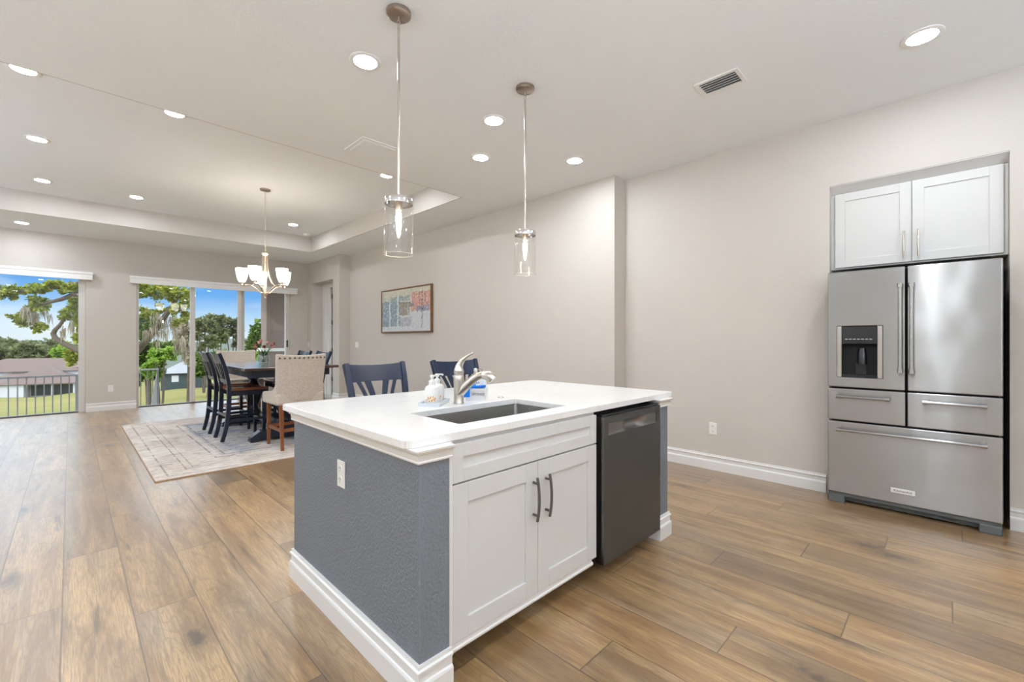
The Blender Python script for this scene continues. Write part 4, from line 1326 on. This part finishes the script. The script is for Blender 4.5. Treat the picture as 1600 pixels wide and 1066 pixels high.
# ------------------------------------------------------------------ outside
def gz(x_, y_):
    t_ = x_ / max(y_, 1)
    k = .0962 + (.050 - .0962) * max(0, min(1, (t_ + .035) / .176))
    d_ = x_ * S_ + y_ * C_
    return -3.0 - k * max(0, d_ - 13)
def grass():
    t = NT('lawn_grass')
    co = t.coord()
    n1 = t.noise(co, .06, 4, .6); n2 = t.noise(co, 1.6, 4, .7)
    c = t.mix(t.ramp(n1, [(.35, (0, 0, 0, 1)), (.65, (1, 1, 1, 1))]), srgb(190, 176, 116), srgb(158, 158, 92))
    c = t.mix(t.math('MULTIPLY', n2, .5), c, srgb(122, 132, 66))
    t.bsdf(t.mix(1.0, c, (.5, .5, .5, 1), 'MULTIPLY'), 1.0, 0, 0.05)
    return t.m
M['grass'] = grass()
q = MB(); q.grid(lambda a, b: (-80 + 150 * a, 12.6 + 150 * b, gz(-80 + 150 * a, 12.6 + 150 * b)), 60, 60)
tag(q.build('lawn', 'grass', smooth=True), 'sloping green lawn below the house seen through the sliding doors', 'lawn', kind='stuff')
M['hill'] = plain('hazy_wooded_hill', srgb(92, 98, 90), 1.0, var=0.25)
q = MB(); q.grid(lambda a, b: (-420 + 800 * a, 420 + 60 * b, -30 + (30 + 2.5 * math.sin(a * 31) + 1.5 * math.sin(a * 77)) * b), 80, 4)
q2 = q.build('distant_hills', 'hill', smooth=True); tag(q2, 'low hazy wooded ridge on the horizon', 'hills', kind='structure')

M['deck'] = plain('balcony_concrete', srgb(170, 165, 158), 0.9)
M['taupe'] = plain('taupe_stucco', srgb(140, 124, 116), 0.9, bump=0.5, bscale=40)
M['rail'] = plain('gray_metal', srgb(136, 136, 140), 0.5)
M['railwhite'] = plain('white_painted_metal', srgb(176, 176, 178), 0.5)
struct('trim_3', MB().box(XL - .5, YF + .17, -.45, 5.4, 12.55, -.32), 'deck', 'concrete balcony slab outside the sliding doors', 'balcony slab')
# railing on the left of the balcony
rl = thing('balcony_railing', 'gray metal picket railing outside the left sliding door', 'railing', (0, 12.2, 0))
xr0 = -2.9; xr1 = Vector(at(122, 585, 1)).x
xe = .118
MB().box(-3.0, -.02, .548, xe, .02, .585).build('top_rail', 'rail', rl)
MB().box(-3.0, -.015, -.25, xe, .015, -.215).build('bottom_rail', 'rail', rl)
MB().box(xe - .045, -.025, -.32, xe, .025, .585).build('end_post', 'rail', rl)
k = 0; xx = xe - .13
while xx > -2.95:
    MB().box(xx - .009, -.009, -.215, xx + .009, .009, .548).build('picket', 'rail', rl); xx -= .112
rl = thing('stair_railing', 'white metal stair railing with a tapered panel outside the right sliding door', 'railing', (0, 12.2, 0))
MB().box(1.02, -.02, .615, 1.36, .02, .645).build('top_rail', 'railwhite', rl)
MB().box(1.325, -.025, -.32, 1.36, .025, .615).build('end_post', 'rail', rl)
for xx in (1.06, 1.17, 1.26): MB().box(xx - .008, -.008, -.32, xx + .008, .008, .615).build('picket', 'rail', rl)
q = MB(); A_ = [q.bm.verts.new((p_[0], -.035, p_[1])) for p_ in ((1.20, -.32), (1.325, -.32), (1.325, .56))]; B_ = [q.bm.verts.new((p_[0], .0, p_[1])) for p_ in ((1.20, -.32), (1.325, -.32), (1.325, .56))]
q._f(A_); q._f(B_[::-1])
for k in range(3): q._f([A_[k], A_[(k + 1) % 3], B_[(k + 1) % 3], B_[k]])
q.build('tapered_panel', 'railwhite', rl)
# stucco column
pc = thing('porch_column', 'square taupe stucco porch column outside the right sliding door', 'column', (3.66, 12.25, 0))
MB().box(-.215, -.215, 1.02, .215, .215, 2.9).build('shaft', 'taupe', pc)
MB().box(-.26, -.26, -.32, .26, .26, .98).build('pedestal', 'taupe', pc)
MB().box(-.30, -.30, .98, .30, .30, 1.06).build('cap', 'trim', pc, bevel=.01)
struct('trim_4', MB().box(2.5, 10.88, 2.9, 5.4, 12.6, 3.1), 'taupe', 'porch roof beam carried by the stucco column', 'porch roof')

# foliage
def leafmat(name, a, b, c_):
    t = NT(name)
    g = t.n('ShaderNodeNewGeometry')
    f = g.outputs['Random Per Island']
    k_ = .85
    a, b, c_ = [tuple(v * k_ for v in w[:3]) + (1,) for w in (a, b, c_)]
    col = t.ramp(f, [(0, a), (.5, b), (1, c_)])
    d = t.n('ShaderNodeBsdfDiffuse'); t.link(col, d.inputs[0])
    tl = t.n('ShaderNodeBsdfTranslucent'); t.link(col, tl.inputs[0])
    mx = t.n('ShaderNodeMixShader'); mx.inputs[0].default_value = .35
    t.link(d.outputs[0], mx.inputs[1]); t.link(tl.outputs[0], mx.inputs[2]); t.link(mx.outputs[0], t.out.inputs[0])
    return t.m
M['oakleaf'] = leafmat('oak_leaves', srgb(96, 110, 44), srgb(150, 160, 60), srgb(196, 196, 92))
M['darkleaf'] = leafmat('dark_green_leaves', srgb(62, 84, 40), srgb(98, 124, 58), srgb(140, 160, 80))
M['limeleaf'] = leafmat('lime_leaves', srgb(110, 148, 52), srgb(146, 180, 72), srgb(180, 204, 100))
M['pineleaf'] = leafmat('pine_needles', srgb(84, 96, 62), srgb(120, 126, 84), srgb(156, 158, 116))
M['farleaf'] = leafmat('far_tree_leaves', srgb(92, 104, 66), srgb(122, 130, 88), srgb(150, 152, 112))
M['moss'] = leafmat('hanging_moss', srgb(150, 138, 116), srgb(184, 172, 150), srgb(214, 204, 184))
M['bark'] = plain('gray_bark', srgb(92, 80, 70), 0.95, var=0.3)
def leaves(blobs, size, seed, flat=.4, aspect=.55, down=False):
    """blobs: (centre, rx, ry, rz, count); leaf cards lie thickest near each blob's skin"""
    rnd = random.Random(seed); q = MB()
    for c_, rx, ry, rz_, n_ in blobs:
        c_ = Vector(c_)
        ball = lambda: Vector((rnd.gauss(0, 1), rnd.gauss(0, 1), rnd.gauss(0, 1))).normalized() * (rnd.random() ** .4)
        subs = [ball() for _s in range(max(7, n_ // 70))]
        for _ in range(n_):
            v_ = rnd.choice(subs) * .86 + ball() * .27
            p_ = c_ + Vector((v_.x * rx, v_.y * ry, v_.z * rz_))
            if down:
                a_ = Vector((rnd.gauss(0, .15), rnd.gauss(0, .15), -1)).normalized()
            else:
                a_ = Vector((rnd.gauss(0, 1), rnd.gauss(0, 1), rnd.gauss(0, .6))).normalized()
            b_ = a_.cross(Vector((rnd.gauss(0, 1), rnd.gauss(0, 1), rnd.gauss(0, 1)))).normalized()
            s_ = size * (.6 + .8 * rnd.random())
            if down: pv = [p_ + b_ * s_ * aspect * .5, p_ - b_ * s_ * aspect * .5, p_ + a_ * s_]
            else: pv = [p_, p_ + a_ * s_ * .5 + b_ * s_ * aspect * .5, p_ + a_ * s_, p_ + a_ * s_ * .5 - b_ * s_ * aspect * .5]
            q._f([q.bm.verts.new(w) for w in pv])
    return q
def px(u, v_, d_, wu, hv, n_, depth=.8):
    """blob centred on what is seen at photo pixel u, v at distance d, wu x hv pixels in half size"""
    k_ = d_ / FPX
    return (at(u, v_, d_), wu * k_ * .85, wu * k_ * depth, hv * k_, n_)

# the big mossy oak between the two doors
D_ = 17.0
ok = thing('live_oak', 'big moss-hung oak with boughs reaching across the left glass door', 'tree', at(176, 640, D_ + 2))
inv = Matrix.Translation(-ok.location)
def shift(b): return (Vector(b[0]) - ok.location, b[1], b[2], b[3], b[4])
bl = [px(116, 452, D_, 18, 12, 500), px(95, 446, D_, 26, 8, 450), px(62, 450, D_, 26, 9, 420), px(25, 454, D_, 26, 9, 340), px(55, 476, D_, 20, 14, 460), px(40, 498, D_, 20, 12, 380),
      px(60, 512, D_, 14, 8, 160), px(12, 462, D_, 14, 8, 150), px(118, 480, D_, 12, 20, 420), px(124, 515, D_, 10, 22, 380), px(102, 492, D_, 12, 10, 170), px(112, 560, D_, 9, 16, 240),
      px(-30, 450, D_, 34, 14, 350), px(150, 470, D_, 22, 34, 700), px(175, 440, D_, 40, 30, 900),
      px(232, 455, D_ + 3, 26, 15, 800), px(268, 456, D_ + 3, 28, 16, 900), px(292, 470, D_ + 3, 12, 18, 380), px(280, 490, D_ + 3, 18, 20, 380), px(240, 486, D_ + 3, 22, 14, 380)]
leaves([(b[0], b[1], b[2], b[3], int(b[4] * 2.0)) for b in map(shift, bl)], .135, 11).build('foliage', 'oakleaf', ok)
bl = [px(55, 490, D_, 24, 18, 280), px(122, 500, D_, 12, 40, 300), px(100, 520, D_, 8, 14, 70), px(262, 505, D_ + 3, 36, 24, 700), px(284, 535, D_ + 3, 18, 34, 620), px(245, 520, D_ + 3, 20, 26, 300)]
leaves([(b[0], b[1], b[2], b[3], int(b[4] * .45)) for b in map(shift, bl)], .40, 12, aspect=.09, down=True).build('hanging_moss', 'moss', ok)
q = MB()
P_ = lambda u, v_, d_=D_: at(u, v_, d_) - ok.location
q.tube(spl([Vector((0, 0, -2.1)), P_(172, 560, D_ + 2), P_(165, 480, D_ + 1), P_(150, 430)], 4), [.55] * 4 + [.45] * 4 + [.3] * 4 + [.25], 10)
q.tube(spl([P_(165, 500, D_ + 1), P_(128, 462), P_(95, 468), P_(60, 478), P_(28, 492)], 4), [.14 - .008 * k for k in range(17)], 8)
q.tube(spl([P_(140, 440), P_(95, 448), P_(50, 452), P_(0, 462), P_(-40, 470)], 4), [.11 - .006 * k for k in range(17)], 8)
q.tube(spl([P_(150, 560), P_(86, 528), P_(96, 505), P_(106, 488)], 4), [.12 - .007 * k for k in range(13)], 8)
q.tube(spl([P_(176, 590, D_ + 2), P_(222, 540, D_ + 3), P_(268, 480, D_ + 3), P_(282, 452, D_ + 3)], 4), [.18 - .01 * k for k in range(13)], 8)
q.build('trunk', 'bark', ok, smooth=True)

def tree(name, label, u, vb, d_, blobs, mat, size, seed, trunk=.2, tops=None, group=None, cat='tree'):
    b0_ = at(u, vb, d_); b0_.z = gz(b0_.x, b0_.y)
    t = thing(name, label, cat, b0_, 0, group)
    leaves([(Vector(b[0]) - t.location, b[1], b[2], b[3], int(b[4] * 1.8)) for b in blobs], size * .72, seed).build('foliage', mat, t)
    q = MB()
    for tu, tv in (tops or [(u, vb - 40)]):
        a_ = Vector((0, 0, -.6)); b_ = at(tu, tv, d_) - t.location
        q.tube(spl([a_, a_.lerp(b_, .5) + Vector((.1, 0, 0)), b_], 3), [trunk * (1 - .09 * k) for k in range(7)], 8)
    q.build('trunk', 'bark', t, smooth=True)
    return t
tree('shade_tree', 'dark green leafy tree at the left of the right glass door', 232, 604, 30, [px(232, 510, 30, 24, 24, 1500), px(226, 555, 30, 18, 24, 1000), px(244, 578, 30, 16, 18, 700), px(258, 545, 30, 22, 14, 600), px(215, 590, 30, 14, 14, 400)], 'darkleaf', .32, 21, .14, [(230, 540), (222, 540), (250, 560)])
tree('young_tree', 'bright green bushy tree beside the white stair railing', 246, 606, 24, [px(248, 556, 24, 26, 12, 800), px(234, 578, 24, 14, 16, 500), px(272, 548, 24, 14, 8, 260)], 'limeleaf', .24, 22, .08, [(244, 566), (256, 562)])
tree('bare_trunk_tree', 'slim gray-trunked mossy tree just left of the door mullion', 294, 604, 34, [px(288, 520, 34, 14, 30, 500), px(296, 560, 34, 9, 24, 260)], 'moss', .36, 23, .16, [(292, 500), (300, 520)])
# pines seen in the middle pane
PG = 'pine trees beyond the lawn'
for k, (u, vt, vb, d_, lab) in enumerate([(318, 500, 606, 52, 'tall pine left in the middle door pane, beside the mullion'), (338, 492, 604, 58, 'tall spreading pine in the centre of the middle door pane'), (362, 498, 602, 60, 'tall pine right in the middle door pane, beside the thick stile'), (300, 505, 606, 66, 'pine behind the left mullion of the right glass door')]):
    rp = random.Random(90 + k)
    bl = [px(u + rp.uniform(-15, 15), vt + 2 + 40 * rp.random() ** 1.4, d_, rp.uniform(4, 9), rp.uniform(2.5, 5), 75) for _p in range(15)]
    tree('pine_tree', lab, u, vb, d_, bl, 'pineleaf', .62, 31 + k, .10, [(u + 2, vt + 2), (u - 9, vt + 14), (u + 9, vt + 14)], PG)
BG = 'dense trees beyond the lawn'
for k, (u, vt, w_, h_, d_, m_, lab) in enumerate([
        (325, 568, 26, 22, 46, 'darkleaf', 'dense dark rounded tree low in the middle door pane, on the left'),
        (356, 566, 26, 24, 48, 'pineleaf', 'dense olive tree low in the middle door pane, behind the far chair'),
        (372, 578, 18, 18, 40, 'limeleaf', 'yellow-green bush low in the middle door pane beside the stile'),
        (398, 540, 16, 40, 44, 'darkleaf', 'green leafy tree in the narrow pane left of the porch column'),
        (410, 570, 14, 22, 40, 'limeleaf', 'yellow-green bush at the foot of the porch column'),
        (452, 520, 14, 34, 42, 'farleaf', 'olive tree right of the porch column'),
        (452, 565, 16, 24, 38, 'darkleaf', 'dark bush right of the porch column pedestal')]):
    bl = [px(u, vt, d_, w_, h_, 1300), px(u - w_ * .4, vt + h_ * .3, d_, w_ * .7, h_ * .6, 500), px(u + w_ * .4, vt + h_ * .25, d_, w_ * .7, h_ * .6, 500)]
    tree('broadleaf_tree', lab, u, 612, d_, bl, m_, .5, 51 + k, .2, [(u, vt)], BG)
# tree belt beyond the tiled-roof house
HGp = 'tree belt behind the tiled-roof house'
hz = [(-20, 556, 34, 24, 'pineleaf'), (4, 552, 26, 26, 'farleaf'), (20, 562, 22, 18, 'limeleaf'), (44, 556, 24, 22, 'farleaf'), (66, 558, 24, 22, 'pineleaf'), (86, 554, 22, 24, 'farleaf'), (104, 553, 18, 16, 'limeleaf'), (118, 562, 18, 22, 'farleaf'), (140, 556, 30, 26, 'pineleaf')]
places = ['left edge', 'left end of the roof', 'left of the roof, bright green', 'roof left of centre', 'middle of the roof', 'roof right of centre', 'right gable, bright green', 'right end of the roof', 'lawn right of its gable']
for k, (u, vt, w_, h_, m_) in enumerate(hz):
    d_ = 112 + 8 * (k % 3)
    bl = [px(u, vt, d_, w_, h_, 1500), px(u - w_ * .5, vt + 4, d_, w_ * .6, h_ * .7, 500), px(u + w_ * .5, vt + 3, d_, w_ * .6, h_ * .7, 500)]
    tree('belt_tree', 'leafy tree behind the tiled-roof house, over the ' + places[k], u, 598, d_, bl, m_, 1.5, 71 + k, .4, [(u, vt)], HGp)

# houses
M['roof'] = plain('brown_shingle_roof', srgb(104, 88, 82), 0.9, var=0.15, bump=.4, bscale=3)
M['hwall'] = plain('white_stucco', srgb(196, 196, 200), 0.9)
M['hwin'] = plain('dark_window', srgb(66, 76, 80), 0.3)
M['metalroof'] = plain('pale_metal_roof', srgb(140, 140, 144), 0.6)
def hiproof(q, x0, y0, x1, y1, z0, z1, ov=.5, rx=.5):
    x0 -= ov; x1 += ov; y0 -= ov; y1 += ov
    hw = min(x1 - x0, y1 - y0) / 2
    if (x1 - x0) >= (y1 - y0): ra, rb_ = (x0 + hw, (y0 + y1) / 2, z1), (x1 - hw, (y0 + y1) / 2, z1)
    else: ra, rb_ = ((x0 + x1) / 2, y0 + hw, z1), ((x0 + x1) / 2, y1 - hw, z1)
    c_ = [q.bm.verts.new(p_) for p_ in ((x0, y0, z0), (x1, y0, z0), (x1, y1, z0), (x0, y1, z0))]
    a_, b_ = q.bm.verts.new(ra), q.bm.verts.new(rb_)
    if (x1 - x0) >= (y1 - y0):
        for f_ in ((c_[0], c_[1], b_, a_), (c_[1], c_[2], b_), (c_[2], c_[3], a_, b_), (c_[3], c_[0], a_)): q._f(list(f_))
    else:
        for f_ in ((c_[0], c_[1], a_), (c_[1], c_[2], b_, a_), (c_[2], c_[3], b_), (c_[3], c_[0], a_, b_)): q._f(list(f_))
    q._f(c_[::-1])
hd_ = 92.0
o_h = at(60, 620, hd_)
hs = thing('tiled_roof_house', 'white single-storey house with a brown hip roof beyond the left railing', 'house', o_h, -YAW + .52)
# local x runs to the right as seen, y away
MB().box(-13, 0, -.5, -2.2, 14, 2.7).build('wall', 'hwall', hs)
MB().box(-2.2, 3.0, -.5, 8.5, 14, 2.7).build('wing_wall', 'hwall', hs)
q = MB(); q.box(-2.2, .2, 2.45, 8.5, 3.0, 2.7)
for xx in (2.0, 5.4, 8.3): q.box(xx - .15, .2, -.5, xx + .15, .5, 2.45)
q.build('porch', 'hwall', hs)
MB().box(-2.0, 2.9, .0, 5.0, 2.99, 2.3).build('porch_glass', 'hwin', hs)
q = MB(); hiproof(q, -13, 0, 8.6, 16, 2.7, 5.0); hiproof(q, -6, .1, 5, 16, 2.72, 6.3); hiproof(q, -14, 7, 10, 17, 5.0, 7.7)
q.build('roof', 'roof', hs)
q = MB(); q.box(-14, 7, 2.7, 9.8, 16.5, 5.0)
q.build('upper_wall', 'hwall', hs)
q = MB(); gx = 6.4
A_ = [q.bm.verts.new(p_) for p_ in ((gx - 2.6, 7.4, 5.8), (gx + 2.6, 7.4, 5.8), (gx, 7.4, 7.6))]; B_ = [q.bm.verts.new(p_) for p_ in ((gx - 2.6, 12, 5.8), (gx + 2.6, 12, 5.8), (gx, 12, 7.6))]
q._f(A_); q._f(B_[::-1])
for k in range(3): q._f([A_[k], A_[(k + 1) % 3], B_[(k + 1) % 3], B_[k]])
q.build('gable', 'hwall', hs)
MB().lathe([(0, 0), (.4, 0), (.4, .1), (0, .1)], n=8, mat=Matrix.Translation((gx, 7.39, 6.6)) @ Matrix.Rotation(PI / 2, 4, 'X')).build('gable_vent', 'hwin', hs)
for xx in (-7.6, ):
    w_ = MB().box(xx - .95, -.06, .7, xx + .95, .02, 2.1).build('window', 'hwin', hs)
    q = MB(); q.box(xx - .04, -.1, .7, xx + .04, -.05, 2.1); q.box(xx - .95, -.1, 1.37, xx + .95, -.05, 1.43); q.build('window_muntin', 'hwall', w_)
o_h = at(282, 601, 62)
h2 = thing('metal_roof_house', 'small dark-walled house with a pale roof behind the trees in the right glass door', 'house', o_h, -YAW + .55)
MB().box(-2.2, 0, -.9, 3.0, 6, 1.7).build('wall', 'hwin', h2)
q = MB(); hiproof(q, -2.2, 0, 3.0, 6, 1.6, 3.4, .4); q.build('roof', 'metalroof', h2)
for xx in (-.6, 1.2): MB().box(xx - .4, -.05, .4, xx + .4, .02, 1.3).build('window', 'hwall', h2)
